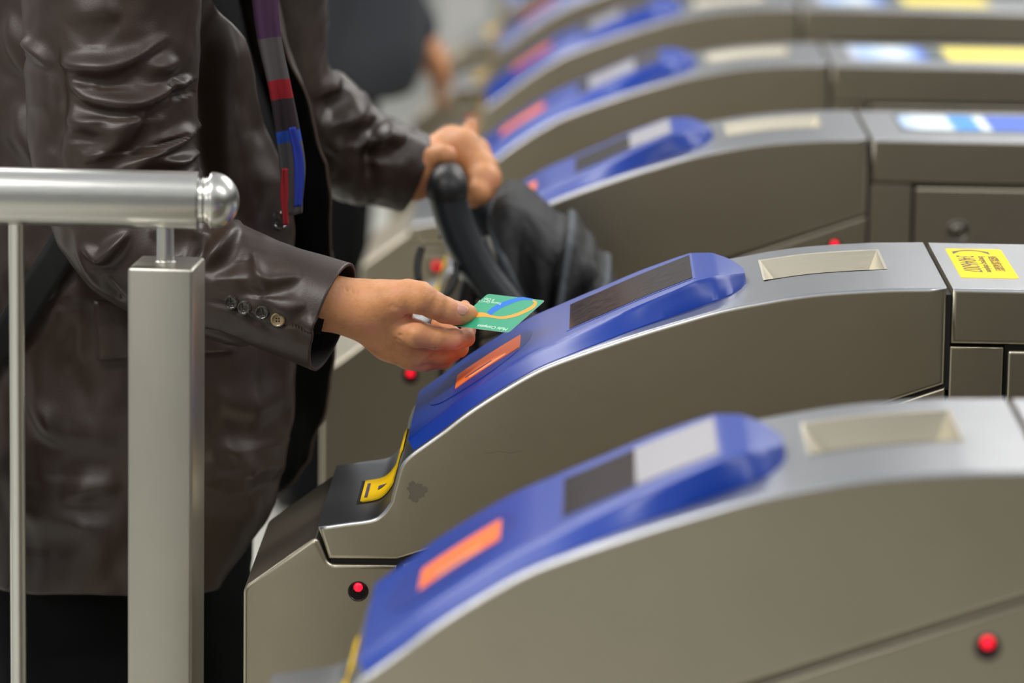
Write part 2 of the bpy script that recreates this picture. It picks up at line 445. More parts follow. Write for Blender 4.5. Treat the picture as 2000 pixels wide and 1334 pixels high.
def make_gate():
    g = empty('ticket_gate')
    # --- head
    outl = HEAD_TOP_OUT
    head = extrude_panel('head_cover', outl, 0, W, .0045, M['steel_side'], g, ymid=(TY0, TY1), hole=(TX0, TX1, TY0, TY1))
    head.data.materials.append(M['steel_top'])
    for p in head.data.polygons:
        if p.normal.z > .25 or (abs(p.normal.y) < .2 and p.normal.x < -.3): p.material_index = 1
    # --- recessed tray
    d = .030
    V = []; xs = arc_pts(TX0, TX1, 9)
    lip = [(x, TY0, ztop(x)) for x in xs]+[(x, TY1, ztop(x)) for x in reversed(xs)]
    fl = []
    for (x, y, z) in lip:
        u = (x-TX0)/(TX1-TX0); xx = TX0+.022+u*(TX1-TX0-.034); yy = TY0+.010 if y == TY0 else TY1-.010
        fl.append((xx, yy, ztop(xx)-d))
    lipo = [(x+(-.0025 if x < -.12 else .0025) if x in (TX0, TX1) else x, y+(-.0025 if y == TY0 else .0025), ztop(x)+.0006) for (x, y, z) in lip]
    k = len(lip); V = lipo+lip+fl
    F = [(i, (i+1) % k, k+(i+1) % k, k+i) for i in range(k)]+[(k+i, k+(i+1) % k, 2*k+(i+1) % k, 2*k+i) for i in range(k)]
    h2 = k//2
    F += [(2*k+i, 2*k+i+1, 2*k+k-2-i, 2*k+k-1-i) for i in range(h2-1)]
    new_mesh('tray', V, F, M['tray'], g, True, 30)
    # --- dark joint between head and base
    gp = [(-.6085, .742), (-.596, .722), (-.536, .722), (0.0, .909), (.0075, .915), (.0075, .80), (-.535, .70), (-.600, .700)]
    extrude_panel('joint_gasket', gp, .006, W-.006, .001, M['gap'], g)
    extrude_panel('seam_gasket', [(.0030, .90), (.0100, .90), (.0100, .996), (.0030, .996)], .004, W-.004, .001, M['gap'], g)
    # --- base panels
    PA = [(-.6896, .6852), (-.6185, .7383), (-.6138, .7352), (-.6039, .7112), (-.5356, .7111), (-.5342, .03), (-.6886, .03)]
    PA = round_poly(PA, .006, 4, {0, 1, 3})
    ea = extrude_panel('end_panel', PA, 0, W, .0045, M['steel_side'], g)
    PB = [(-.5299, .7122), (.0063, .9034), (.0063, .03), (-.5299, .03)]
    extrude_panel('side_panel', PB, 0, W, .0035, M['steel_side'], g)
    # --- right part
    tc = extrude_panel('top_cover', [(.0103, .9473), (.0103, 1.0030), (.760, 1.0030), (.760, .9473)], 0, W, .0045, M['steel_side'], g)
    tc.data.materials.append(M['steel_top'])
    for p in tc.data.polygons:
        if p.normal.z > .5: p.material_index = 1
    extrude_panel('column_panel', [(.0097, .9445), (.0627, .9445), (.0627, .03), (.0097, .03)], 0, W, .0025, M['steel_side'], g)
    extrude_panel('cabinet_core', [(.0640, .9465), (.7590, .9465), (.7590, .03), (.0640, .03)], .008, W-.001, .001, M['gap'], g)
    dr = extrude_panel('door', round_poly([(.0672, .9415), (.700, .9415), (.700, .10), (.0672, .10)], .003, 2), -.0005, .02, .003, M['steel_side'], g)
    lk_ = lathe('lock', [(.0142, 0), (.0142, .001), (.0128, .0022), (.0108, .0006), (.0104, -.002), (.0085, .0022), (.0060, .0034), (0, .0036)], M['lock'], dr, axis_mtx((.1228, -.0005, .8865), (0, -1, 0)))
    extrude_panel('column_panel', [(.704, .9445), (.759, .9445), (.759, .03), (.704, .03)], 0, W, .0025, M['steel_side'], g)
    extrude_panel('plinth', [(-.66, .0), (.74, .0), (.74, .032), (-.66, .032)], .02, W-.02, .002, M['gap'], g)
    # --- sensors
    for (sx, sz) in ((-.5743, .6839), (-.0338, .8620)):
        s = lathe('sensor', [(.0104, -.002), (.0104, .0006), (.0094, .0009), (.0088, .0003), (0, .0003)], M['black_disc'], g, axis_mtx((sx, 0, sz), (0, -1, 0)))
        lathe('sensor_lamp', [(.0046, 0), (.0044, .0012), (.0030, .0024), (0, .0030)], M['red'], s, axis_mtx((sx, -.0003, sz+.0042), (0, -1, 0)))
    # --- yellow card slot running from the ledge up the riser
    st = []
    path = [p for p in HEAD_TOP_OUT[:len(_hp)] if -.5815 < p[0] < -.5315 and p[1] < .812]
    for nm, y0, y1, up, mm in (('slot_recess', .084, .196, .0008, M['gap']), ('slot_plate', .088, .190, .0022, M['yellow'])):
        pp = path if nm == 'slot_recess' else path[1:]
        off = offset_poly(pp+[(-.50, .70)], up)[:len(pp)]
        V = []; F = []; ys = (y0, y1)
        for (a, b), (c, e) in zip(off, pp):
            V += [(a, ys[0], b), (a, ys[1], b), (c, ys[1], e), (c, ys[0], e)]
        for i in range(len(pp)-1):
            o = i*4
            F += [(o, o+1, o+5, o+4), (o+1, o+2, o+6, o+5), (o+3, o, o+4, o+7)]
        F += [(0, 3, 2, 1), (len(V)-4, len(V)-3, len(V)-2, len(V)-1)]
        so = new_mesh(nm, V, F, mm, g, True, 30)
    zl = lambda x: float(np.interp(x, [p[0] for p in path], [p[1] for p in path]))+.0027
    flat_poly('slot_mark', [(x, y, zl(x)) for x, y in ((-.5745, .102), (-.5715, .102), (-.5715, .168), (-.5745, .168))], .0004, (0, 0, 1), M['slate'], so)
    flat_poly('arrow_mark', [(x, y, zl(x)) for x, y in ((-.562, .128), (-.553, .136), (-.562, .146))], .0004, (-.2, 0, 1), M['slate'], so)
    # --- reader casing
    xs = list(np.linspace(-.5205, -.236, 50))+list(np.linspace(-.232, -.188, 14))
    V = []; F = []; nr = None
    for x in xs:
        p, t, n = surf_frame(x); h, y0, yc = casing_params(x)
        prof = [(y0, -.002), (y0+(yc-y0)*.02, h*.06), (y0+(yc-y0)*.40, h*.44), (y0+(yc-y0)*.74, h*.80), (y0+(yc-y0)*.88, h*.92), (yc, h*.985), (yc+.006, h)]
        w2 = W-yc
        prof += [(yc+.006+(W/2-yc)*.33, h+.0002), (W/2, h+.0004)]
        prof += [(W-a, b) for a, b in reversed(prof[:-1])]
        nr = len(prof)
        for (y, u) in prof:
            q = Vector((p.x, y, p.z))+n*u; V.append(q)
    for i in range(len(xs)-1):
        for j in range(nr-1):
            F.append((i*nr+j, i*nr+j+1, (i+1)*nr+j+1, (i+1)*nr+j))
    F.append(tuple(range(nr))[::-1]); F.append(tuple(range((len(xs)-1)*nr, len(xs)*nr)))
    bm = bmesh.new(); vs = [bm.verts.new(v) for v in V]
    for f in F: bm.faces.new([vs[i] for i in f])
    cs = from_bm('reader_casing', bm, M['blue'], g, True, 24)
    def patch(name, x0, x1, ya, yb, up, mm, parent, n=14, shear=0):
        xs_ = arc_pts(x0, x1, n); V = []; F = []
        for x in xs_:
            for y in (ya, yb): V.append(case_pt(x, y, up))
            for y in (yb, ya): V.append(case_pt(x, y, up-.0012))
        for i in range(n-1):
            for j in range(4): F.append((i*4+j, i*4+(j+1) % 4, (i+1)*4+(j+1) % 4, (i+1)*4+j))
        F += [(3, 2, 1, 0), tuple(n*4-4+j for j in range(4))]
        bm = bmesh.new(); vs = [bm.verts.new(v) for v in V]
        for f in F: bm.faces.new([vs[i] for i in f])
        return from_bm(name, bm, mm, parent, True, 30)
    patch('screen_bezel', -.3655, -.2345, .074, .233, .0006, M['blue'], cs)
    sc_ = patch('screen', -.3625, -.2370, .0795, .2275, .0010, M['screen'], cs)
    # round touch zone with the orange print
    R_ = []
    cxx, cyy = -.452, .1535
    for k in range(40):
        a = 2*PI*k/40; x = cxx+.052*math.cos(a); y = cyy+.088*math.sin(a); R_.append((x, y))
    V = [case_pt(x, y, .0010) for x, y in R_]+[case_pt(cxx+(x-cxx)*.5, cyy+(y-cyy)*.5, .0010) for x, y in R_]+[case_pt(cxx, cyy, .0010)]+[case_pt(x, y, .0002) for x, y in R_]
    F = []
    for k in range(40):
        j = (k+1) % 40; F += [(k, j, 40+j, 40+k), (40+k, 40+j, 80), (81+k, 81+j, j, k)]
    bm = bmesh.new(); vs = [bm.verts.new(v) for v in V]
    for f in F: bm.faces.new([vs[i] for i in f])
    tz = from_bm('touch_zone', bm, M['blue2'], cs, True, 30)
    orn = patch('orange_label', -.4755, -.4120, .108, .182, .0016, M['orange'], cs, 10)
    patch('label_mark', -.466, -.4400, .126, .131, .0019, M['slate'], orn, 6)
    patch('label_mark', -.462, -.4260, .114, .119, .0019, M['orange_l'], orn, 6)
    return g

def copy_tree(o, parent=None):
    c = o.copy(); COL.objects.link(c); c.parent = parent
    for ch in list(o.children): copy_tree(ch, c)
    return c
LABELS = [
    'out-of-focus steel ticket gate nearest the camera, in the bottom right corner',
    'sharp steel ticket gate with the yellow phone label, under the green card',
    'blurred steel ticket gate just behind the pushchair, with a round lock on its cabinet door',
    'blurred steel ticket gate in the third row, next beyond the one behind the pushchair',
    'blurred steel ticket gate in the fourth row, its label cut by the top edge',
    'very blurred steel ticket gate at the top, only its arched front in view',
    'farthest steel ticket gate, a faint blur at the top edge of the photo']
gates = []
proto = make_gate()
for i, y in enumerate(GATE_SPOTS):
    g = proto if i == 0 else copy_tree(proto)
    g.location = (0, y, 0); tag(g, LABELS[i], 'ticket gate', 'row of steel ticket gates'); gates.append(g)
def child(o, nm):
    for c in o.children_recursive:
        if c.name.split('.')[0] == nm: return c
def stick(name, gate, x0, x1, ya, yb, m, rad=.006, up=.0004, shape=None):
    z = 1.0030
    c = [(x0, ya), (x1, ya), (x1, yb), (x0, yb)]
    pts = round_poly(c, rad, 5) if shape is None else shape
    return flat_poly(name, [(a, b, z) for a, b in pts], up, (0, 0, 1), m, gate)
# yellow telephone label on the sharp gate
g1 = gates[1]
yl = stick('phone_label', g1, .0245, .0830, .068, .262, M['yellow'])
yl['label'] = 'yellow label with a telephone number'
RZ = Matrix.Rotation(-PI/2, 4, 'Z')
def lab_text(body, x, y, size, sx=1.):
    return text('lettering', body, size, Matrix.Translation((x, y, 1.00345)) @ RZ, M['ink'], yl, .00015, sx)
lab_text('34046007', .0320, .214, .0262, 1.04)
lab_text('Emergency telephone', .0545, .212, .0100, 1.22)
lab_text('如遇紧急情况请拨打', .0650, .212, .0110, 1.0)
ph = []
for k in range(21):
    u = k/20; a = u*PI; ph.append((.0300+.038*u, .240+.013*math.sin(a)))
for k in range(21):
    u = 1-k/20; e = abs(u-.5)*2; ph.append((.0300+.038*u, .240+.013*math.sin(u*PI)-.006-.026*max(0, e-.6)))
flat_poly('phone_symbol', [(a, b, 1.0034) for a, b in ph], .0002, (0, 0, 1), M['ink'], yl)
# blue picture labels on the three gates behind
def art_mat(name, stops, axis='X', x0=.05, x1=.36):
    m = mat(name, (1, 1, 1, 1), .35); tc = nn(m, 'ShaderNodeTexCoord'); sp = nn(m, 'ShaderNodeSeparateXYZ'); lk(m, tc.outputs['Object'], sp.inputs[0])
    mr = nn(m, 'ShaderNodeMapRange'); mr.inputs['From Min'].default_value = x0; mr.inputs['From Max'].default_value = x1
    nz_ = noise_tex(m, 40, (1, 1, 1), 2); ad = nn(m, 'ShaderNodeMath', operation='MULTIPLY_ADD'); ad.inputs[1].default_value = .06
    lk(m, sp.outputs['X'], mr.inputs[0]); lk(m, nz_.outputs['Fac'], ad.inputs[0]); lk(m, mr.outputs[0], ad.inputs[2])
    r = ramp(m, ad.outputs[0], stops); lk(m, r.outputs[0], P(m).inputs['Base Color']); return m
lb, wt, mb, db, yk, dk = srgb(150, 180, 225), srgb(215, 228, 236), srgb(40, 140, 220), srgb(30, 90, 200), srgb(232, 214, 80), srgb(64, 78, 80)
A2 = art_mat('blue_picture_print', [(0, lb), (.2, wt), (.45, wt), (.5, mb), (.7, mb), (.72, wt), (.80, wt), (.82, db), (1, db)], x0=.06, x1=.205)
b2 = stick('picture_label_border', gates[2], .0530, .40, .085, .275, M['slate'], .01)
b2.data.materials[0] = mat('dark_label_border', dk, .4)
el = [(.145+.090*math.cos(a), .180+.080*math.sin(a)) for a in np.linspace(0, 2*PI, 40, endpoint=False)]
el = [(min(a+0, .40), b) for a, b in el]
s2 = flat_poly('picture', [(a, b, 1.0034) for a, b in round_poly([(.058, .10), (.395, .10), (.395, .26), (.058, .26)], .03, 6)], .0003, (0, 0, 1), A2, b2)
b2['label'] = 'blue and white picture label'
A3 = art_mat('blue_yellow_print', [(0, srgb(196, 190, 200)), (.15, lb), (.45, wt), (.6, lb), (.68, db), (.74, dk), (.88, dk), (.9, yk), (1, yk)], x0=.045, x1=.215)
for k in (3, 4, 5):
    b3 = stick('picture_label', gates[k], .045, .34, .075, .265, A3, .02); b3['label'] = 'blue, dark and yellow picture label'
# solid pale panels painting reflections on part of the screens, as seen on four gates
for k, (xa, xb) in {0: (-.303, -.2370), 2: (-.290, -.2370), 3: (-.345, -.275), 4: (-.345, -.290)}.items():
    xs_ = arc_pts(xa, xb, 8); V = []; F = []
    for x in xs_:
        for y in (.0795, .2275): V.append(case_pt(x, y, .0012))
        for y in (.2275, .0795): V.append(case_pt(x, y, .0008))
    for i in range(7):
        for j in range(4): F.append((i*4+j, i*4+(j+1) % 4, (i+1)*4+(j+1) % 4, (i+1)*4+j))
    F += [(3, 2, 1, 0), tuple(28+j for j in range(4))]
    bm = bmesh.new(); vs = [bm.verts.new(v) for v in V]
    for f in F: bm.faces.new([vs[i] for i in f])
    fo = from_bm('painted_reflection', bm, M['screen_refl'], child(gates[k], 'reader_casing'), True, 30); fo['label'] = 'pale reflection painted on the screen'
# scuff mark on the sharp gate
pts = []
cc = at(812, 960, 0)
for k in range(36):
    a = 2*PI*k/36; r = .0098*(1+.18*math.sin(3*a+1)+.10*math.sin(7*a)+.08*math.sin(13*a+2)); pts.append((cc.x+r*math.cos(a)*.95, -.0001, cc.z+r*math.sin(a)))
sm = flat_poly('scuff_mark', pts, .00012, (0, -1, 0), M['scuff'], g1); sm['label'] = 'grey scuff mark'
pts = [at(945+75*k/12, 883+1.5*math.sin(k), -.0001) for k in range(13)]; pts += [p+Vector((0, 0, -.0004)) for p in reversed(pts)]
sm = flat_poly('scratch', pts, .0001, (0, -1, 0), M['scuff'], g1); sm['label'] = 'thin dark scratch'

# ================================================================== GUARD RAIL
gr = empty('guard_rail')
RY = -.095
rc = at(200, 385, RY)
rr = 56.5/ppm(RY)
xe = at(386, 390, RY).x
d_ax = Vector((1, 0, -.0040)).normalized()
mt = axis_mtx((xe, RY, at(386, 391.5, RY).z), d_ax)
pr = [(rr*.80, -.60), (rr, -.60), (rr, -.0015), (rr*.985, 0), (rr*.80, 0)]
lathe('handrail_tube', pr, M['rail'], gr, mt, 64)
u1 = 1/ppm(RY)
lathe('collar', [(44*u1, -.002), (44*u1, 3*u1), (45*u1, 10*u1), (43*u1, 12*u1), (46*u1, 16*u1), (46*u1, 24*u1), (30*u1, 25*u1)], M['chrome'], gr, mt, 48)
dm = [(30*u1, 22*u1), (54*u1, 23*u1), (56*u1, 26*u1)]+[(56*u1*math.cos(a), 28*u1+52*u1*math.sin(a)) for a in np.linspace(.05, PI/2, 14)]
dm[-1] = (0, dm[-1][1])
lathe('dome_cap', dm, M['chrome'], gr, mt, 48)
# post
pl_, pr_ = at(247.5, 526, -.13), at(376, 526, -.13)
pw = (pr_.x-pl_.x)
pc = ((pl_.x+pr_.x)/2, -.13)
mtx = Matrix.Translation((pl_.x, -.13, 0)) @ Matrix.Rotation(math.radians(-3.5), 4, 'Z')
pz = at(310, 524, -.13).z
box('post', (0, 0, 0), (pw, .079, pz), M['post'], gr, .0035, mtx)
box('post_base', (-.03, -.03, 0), (pw+.03, .109, .008), M['post'], gr, .002, mtx)
pxc = at(322, 480, -.09).x
lathe('stem', [(17*u1, 0), (17*u1, .05), (17*u1, .09)], M['chrome'], gr, Matrix.Translation((pxc, -.092, pz-.003)), 32)
lathe('weld_ring', [(20*u1, 0), (20*u1, .001), (17*u1, .002)], M['chrome'], gr, Matrix.Translation((pxc, -.092, pz)), 32)
for bx in (at(32, 700, RY).x, at(32, 700, RY).x-.16):
    zt = at(32, 420, RY).z
    lathe('baluster', [(15.5*u1, .11), (15.5*u1, zt-.003), (17.5*u1, zt-.001), (17.5*u1, zt+.002)], M['rail'], gr, Matrix.Translation((bx, RY, 0)), 32)
tube('bottom_rail', [(pxc-.55, RY, .10), (pl_.x+.02, RY, .10)], .012, M['rail'], gr)
xl = pxc-.60
box('post', (xl, -.13, 0), (xl+pw, -.051, pz), M['post'], gr, .0035)
lathe('stem', [(17*u1, 0), (17*u1, .09)], M['chrome'], gr, Matrix.Translation((xl+pw/2, -.092, pz-.003)), 32)
tag(gr, 'stainless steel guard rail with a round handrail, dome end and square post', 'guard rail')

# ================================================================== CARD
cd = empty('travel_card')
s = 1.0
def cp(px, py, y): return at(px, py, y)
C0 = cp(951, 574, .168); C1 = cp(1063, 587, .112); C3 = cp(880, 636, .140)
ea_ = (C1-C0); eb_ = (C3-C0)
ea_l, eb_l = ea_.length, eb_.length
cn = ea_.cross(eb_).normalized()
if cn.z < 0: cn = -cn
def cpt(u, v, up=0.): return C0+ea_*u+eb_*v+cn*up
oc = round_poly([(0, 0), (1, 0), (1, 1), (0, 1)], .055, 6)
flat_poly('card_body', [cpt(a, b, -.0004) for a, b in oc], .0004, cn, M['card_edge'], cd)
flat_poly('card_face', [cpt(.5+(a-.5)*.994, .5+(b-.5)*.992, 0) for a, b in oc], .00014, cn, M['card'], cd)
def inv_card(px, py):                      # picture point to card u,v
    # solve at pixel: bilinear on the card plane
    d = Vector(ray(px, py)); o = Vector((CX, -CD, CH)); t = (C0-o).dot(cn)/d.dot(cn); q = o+d*t-C0
    a = ea_.dot(ea_); b = ea_.dot(eb_); c = eb_.dot(eb_); p1 = q.dot(ea_); p2 = q.dot(eb_); D_ = a*c-b*b
    return ((p1*c-p2*b)/D_, (a*p2-b*p1)/D_)
def ribbon_card(name, pts, w, m, up):
    q = catmull([(870+p[0]*.105, 560+p[1]*.105, w0) for p, w0 in zip(pts, w)], 40)
    L, R2 = [], []
    for i in range(40):
        d = q[min(i+1, 39)][:2]-q[max(i-1, 0)][:2]; d /= np.linalg.norm(d); nrm = np.array([-d[1], d[0]])*q[i][2]*.105/2
        a = inv_card(*(q[i][:2]+nrm)); b = inv_card(*(q[i][:2]-nrm)); L.append(cpt(a[0], a[1], up)); R2.append(cpt(b[0], b[1], up))
    V = L+R2; F = [(i, i+1, 41+i, 40+i) for i in range(39)]
    new_mesh(name, V, F, m, cd, False)
ribbon_card('blue_band', [(790, 505), (950, 390), (1150, 300), (1400, 228), (1630, 245)], [95, 95, 85, 60, 24], M['card_bl'], .00022)
ribbon_card('orange_band', [(560, 530), (700, 525), (860, 560), (1060, 580), (1330, 520), (1580, 400), (1665, 310), (1610, 258)], [85, 75, 40, 45, 55, 60, 55, 22], M['card_or'], .00026)
def card_text(body, px, py, size, sx=1.):
    u, v = inv_card(px, py); o = cpt(u, v, .0003)
    x = -ea_.normalized(); y = cn.cross(x).normalized()
    m = Matrix((x, y, cn)).transposed().to_4x4(); m.translation = o
    text('card_lettering', body, size, m, M['white_ink'], cd, .00003, sx)
card_text('Multi Compass', 992, 641.5, .0062, 1.15)
card_text('II Day', 966, 585, .0052, 1.2)
card_text('Tourist Card | 1', 980, 592, .0046, 1.1)
tag(cd, 'green plastic travel card with a blue and orange loop, held in the right hand', 'card')

from mathutils.bvhtree import BVHTree
# ================================================================== PERSON
SK = 0
person = empty('person', (at(270, 700, .5).x, .5, 0))
def shell(name, rings, m, parent, closed=False, thick=0, subsurf=0):
    """rings: list of (n,3) arrays, open strips unless closed"""
    n = len(rings[0]); V = np.concatenate(rings); F = []
    for i in range(len(rings)-1):
        for j in range(n if closed else n-1):
            k = (j+1) % n; F.append((i*n+j, i*n+k, (i+1)*n+k, (i+1)*n+j))
    return V, F
def mesh_np(name, V, F, mm, parent, auto=None):
    me = bpy.data.meshes.new(name); me.from_pydata(V.tolist(), [], [tuple(int(i) for i in f) for f in F])
    o = bpy.data.objects.new(name, me); COL.objects.link(o)
    if mm: me.materials.append(mm)
    me.polygons.foreach_set('use_smooth', [True]*len(me.polygons)); me.update()
    if auto: me.set_sharp_from_angle(angle=math.radians(auto))
    if parent: o.parent = parent; o.matrix_parent_inverse = parent.matrix_basis.inverted()
    return o
def own(o):                               # keep world place when parented to the person
    o.parent = person; o.matrix_parent_inverse = person.matrix_basis.inverted(); return o

# ---- body (hands, arms, torso, head) as one mesh
def hp(px, py, y, r): 
    return (tuple(at(px, py, y)), r/ppm(y))
def chainf(pts, k=.003):
    q = [hp(*p) for p in pts]
    def f(G):
        d = None
        for (a, ra), (b, rb) in zip(q, q[1:]):
            e = cone_sdf(G, a, ra, b, rb); d = e if d is None else smin(d, e, k)
        return d
    return f
def hand_fn(palm, fingers, kp=.007, kf=.0011, kc=.003):
    pf = [chainf(p, .012) for p in palm]; ff = [chainf(f, kc) for f in fingers]
    def fn(G):
        d = None
        for p in pf:
            e = p(G); d = e if d is None else smin(d, e, .012)
        t = None
        for f in ff:
            e = smin(f(G), d, kp); t = e if t is None else smin(t, e, kf)
        return t
    return fn
RP = [[(560, 582, .125, 50), (640, 592, .130, 50), (690, 602, .135, 50)],
      [(690, 600, .135, 49), (735, 598, .132, 46), (770, 588, .128, 40)],
      [(700, 606, .140, 46), (752, 630, .142, 40), (792, 655, .140, 30)],
      [(700, 610, .145, 42), (755, 652, .150, 37), (798, 684, .146, 27)],
      [(705, 612, .150, 38), (762, 668, .158, 32), (806, 695, .156, 26)]]
RF = [[(745, 592, .122, 37), (795, 578, .118, 32), (818, 582, .116, 32), (846, 596, .120, 26.5), (868, 606, .126, 25.5), (886, 611, .132, 23), (904, 613, .138, 21.5), (914, 613, .141, 17.5)],
      [(782, 640, .128, 28), (812, 652, .120, 27), (848, 660, .126, 23), (885, 663, .136, 20.5), (908, 660, .146, 17.5), (914, 646, .160, 13), (909, 622, .175, 12.5), (906, 598, .186, 11.5)],
      [(790, 668, .146, 29), (822, 684, .146, 26), (862, 690, .156, 22), (895, 680, .168, 18), (900, 664, .180, 14), (872, 640, .190, 13), (852, 632, .192, 12)],
      [(798, 692, .156, 28), (826, 700, .158, 25), (862, 702, .172, 19), (884, 690, .186, 15), (868, 664, .198, 13), (845, 652, .2, 12)],
      [(806, 698, .172, 24), (830, 706, .178, 19), (856, 700, .192, 15), (862, 684, .204, 12), (842, 668, .208, 11)]]
rf_base = hand_fn(RP, RF)
def creases(G, cs, sharp):
    h = 0
    for (a, b, w, amp) in cs:
        d = cone_sdf(G, a, 0, b, 0); h = h+1.5*amp*np.exp(-(d/w)**2)
    return h
def cr(x0, y0, x1, y1, y, w, amp): return (tuple(at(x0, y0, y)), tuple(at(x1, y1, y)), w/ppm(y), amp)
RC = [cr(862, 584, 869, 606, .108, 2.2, .0011), cr(869, 583, 875, 605, .110, 2.0, .0010), cr(856, 586, 861, 606, .107, 2.0, .0008), cr(876, 588, 880, 604, .112, 2, .0006),
      cr(790, 612, 822, 614, .115, 3.5, .0030), cr(806, 632, 832, 626, .108, 2.6, .0018), cr(835, 640, 880, 650, .110, 2.2, .0012),
      cr(690, 556, 684, 640, .112, 2.5, .0012), cr(676, 560, 668, 640, .112, 2.5, .0012), cr(702, 555, 698, 600, .112, 3, .0008),
      cr(800, 668, 850, 678, .12, 4, .0018), cr(850, 678, 905, 676, .13, 3, .0014), cr(810, 692, 870, 696, .138, 3.5, .0014),
      cr(780, 655, 795, 650, .113, 3, .0008), cr(772, 660, 800, 668, .118, 3, .0008),
      cr(765, 600, 790, 610, .10, 5, .0015)]
# raised tendons, knuckles, veins
RR = [cr(705, 590, 795, 642, .094, 6, -.0018), cr(710, 610, 792, 676, .098, 6, -.0018), cr(735, 572, 790, 560, .09, 8, -.0020), cr(800, 648, 806, 652, .1, 14, -.0016), cr(866, 656, 872, 658, .11, 9, -.0010),
      cr(700, 620, 770, 690, .10, 5, -.0008), cr(845, 586, 850, 590, .10, 9, -.0006)]
def rfn(G):
    return rf_base(G)+creases(G, RC, 1)+creases(G, RR, 1)
def bounds(P_, F_, pad=.006):
    q = [hp(*p) for l in P_+F_ for p in l]
    lo = np.min([np.array(a)-r for a, r in q], 0)-pad; hi = np.max([np.array(a)+r for a, r in q], 0)+pad
    return lo, hi
lo, hi = bounds(RP, RF)
Vr, Fr = surface(rfn, lo, hi, .0013)
# left hand round the pram handle
LP = [[(745, 330, .800, 52), (800, 335, .806, 48), (836, 335, .820, 45)],
      [(810, 350, .795, 36), (840, 335, .800, 34)],
      [(830, 318, .835, 42), (866, 296, .865, 34), (888, 278, .875, 28)]]
LF = [[(818, 330, .785, 30), (843, 308, .780, 20), (866, 303, .775, 18.5), (873, 303, .775, 17.5)],
      [(880, 276, .870, 30), (905, 290, .850, 36), (938, 330, .830, 33), (944, 352, .812, 31), (932, 376, .795, 23), (915, 385, .790, 14)],
      [(890, 278, .890, 30), (925, 300, .880, 32), (952, 345, .865, 25), (944, 375, .850, 20), (925, 390, .845, 16)],
      [(885, 272, .905, 26), (920, 295, .905, 28), (945, 345, .900, 23), (938, 380, .890, 18), (920, 392, .885, 14)],
      [(895, 272, .915, 24), (915, 262, .930, 17), (919, 246, .935, 14.5)]]
lf_base = hand_fn(LP, LF, .009, .002, .004)
lo, hi = bounds(LP, LF)
Vl, Fl = surface(lf_base, lo, hi, .0022)
# torso, arms, legs, neck and head, hidden by clothes or above the frame
TC = at(270, 300, .5)
tx, ty = TC.x, .5
hd = Vector((tx+.06, ty-.02, 1.60))
hx = at(150, 1150, .40).x; hx2 = at(300, 1150, .55).x
def bodyfn(G):
    c = lambda a, ra, b, rb: cone_sdf(G, a, ra, b, rb)
    d = c((tx-.03, ty-.05, .92), .10, (tx-.05, ty-.05, 1.24), .085); d = smin(d, c((tx-.03, ty+.05, .92), .10, (tx-.05, ty+.05, 1.24), .085), .05)
    sR, sL = tuple(at(225, -150, .31)), tuple(at(470, -140, .66))
    d = smin(d, c(sR, .055, sL, .055), .05)
    d = smin(d, c((tx-.03, ty, 1.38), .062, (tx+.03, ty, 1.50), .056), .03)
    for sh, el, wr in ((sR, tuple(at(240, 430, .23)), tuple(at(600, 588, .13))), (sL, tuple(at(560, 250, .78)), tuple(at(775, 332, .803)))):
        d = smin(d, c(sh, .05, el, .042), .03); d = smin(d, c(el, .042, wr, .025), .02)
    d = smin(d, c((hx+.02, .42, .86), .08, (hx, .39, .47), .055), .04); d = smin(d, c((hx, .39, .47), .055, (hx-.02, .38, .08), .036), .02)
    d = smin(d, c((hx2-.02, .58, .86), .07, (hx2+.02, .56, .47), .052), .04); d = smin(d, c((hx2+.02, .56, .47), .052, (hx2+.02, .56, .08), .036), .02)
    # head with brow, nose, chin, ears
    S = lambda p, r: cone_sdf(G, tuple(p), r, tuple(p), r)
    e = S(hd+Vector((-.01, 0, .03)), .088); e = smin(e, S(hd+Vector((.015, 0, -.015)), .072), .03); e = smin(e, S(hd+Vector((.045, 0, -.085)), .032), .04)
    e = smin(e, cone_sdf(G, tuple(hd+Vector((.082, 0, .005))), .008, tuple(hd+Vector((.100, 0, -.032))), .012), .012)
    e = smin(e, S(hd+Vector((.072, 0, -.062)), .016), .01)
    for sg in (-1, 1):
        e = smin(e, cone_sdf(G, tuple(hd+Vector((.066, sg*.045, .022))), .012, tuple(hd+Vector((.074, sg*.015, .024))), .012), .01)
        e = smin(e, cone_sdf(G, tuple(hd+Vector((-.012, sg*.080, .02))), .012, tuple(hd+Vector((-.006, sg*.076, -.025))), .008), .006)
    return smin(d, e, .03)
Vb, Fb = surface(bodyfn, (tx-.45, .02, .02), (tx+.42, .98, 1.78), .010)
V = np.concatenate([Vr, Vl, Vb]); F = np.concatenate([Fr, Fl+len(Vr), Fb+len(Vr)+len(Vl)])
body = mesh_np('body', V, F, M['skin'], person)
if body.data.polygons[0].normal.length:      # outward normals
    bm = bmesh.new(); bm.from_mesh(body.data); bmesh.ops.recalc_face_normals(bm, faces=bm.faces); bm.to_mesh(body.data); bm.free()
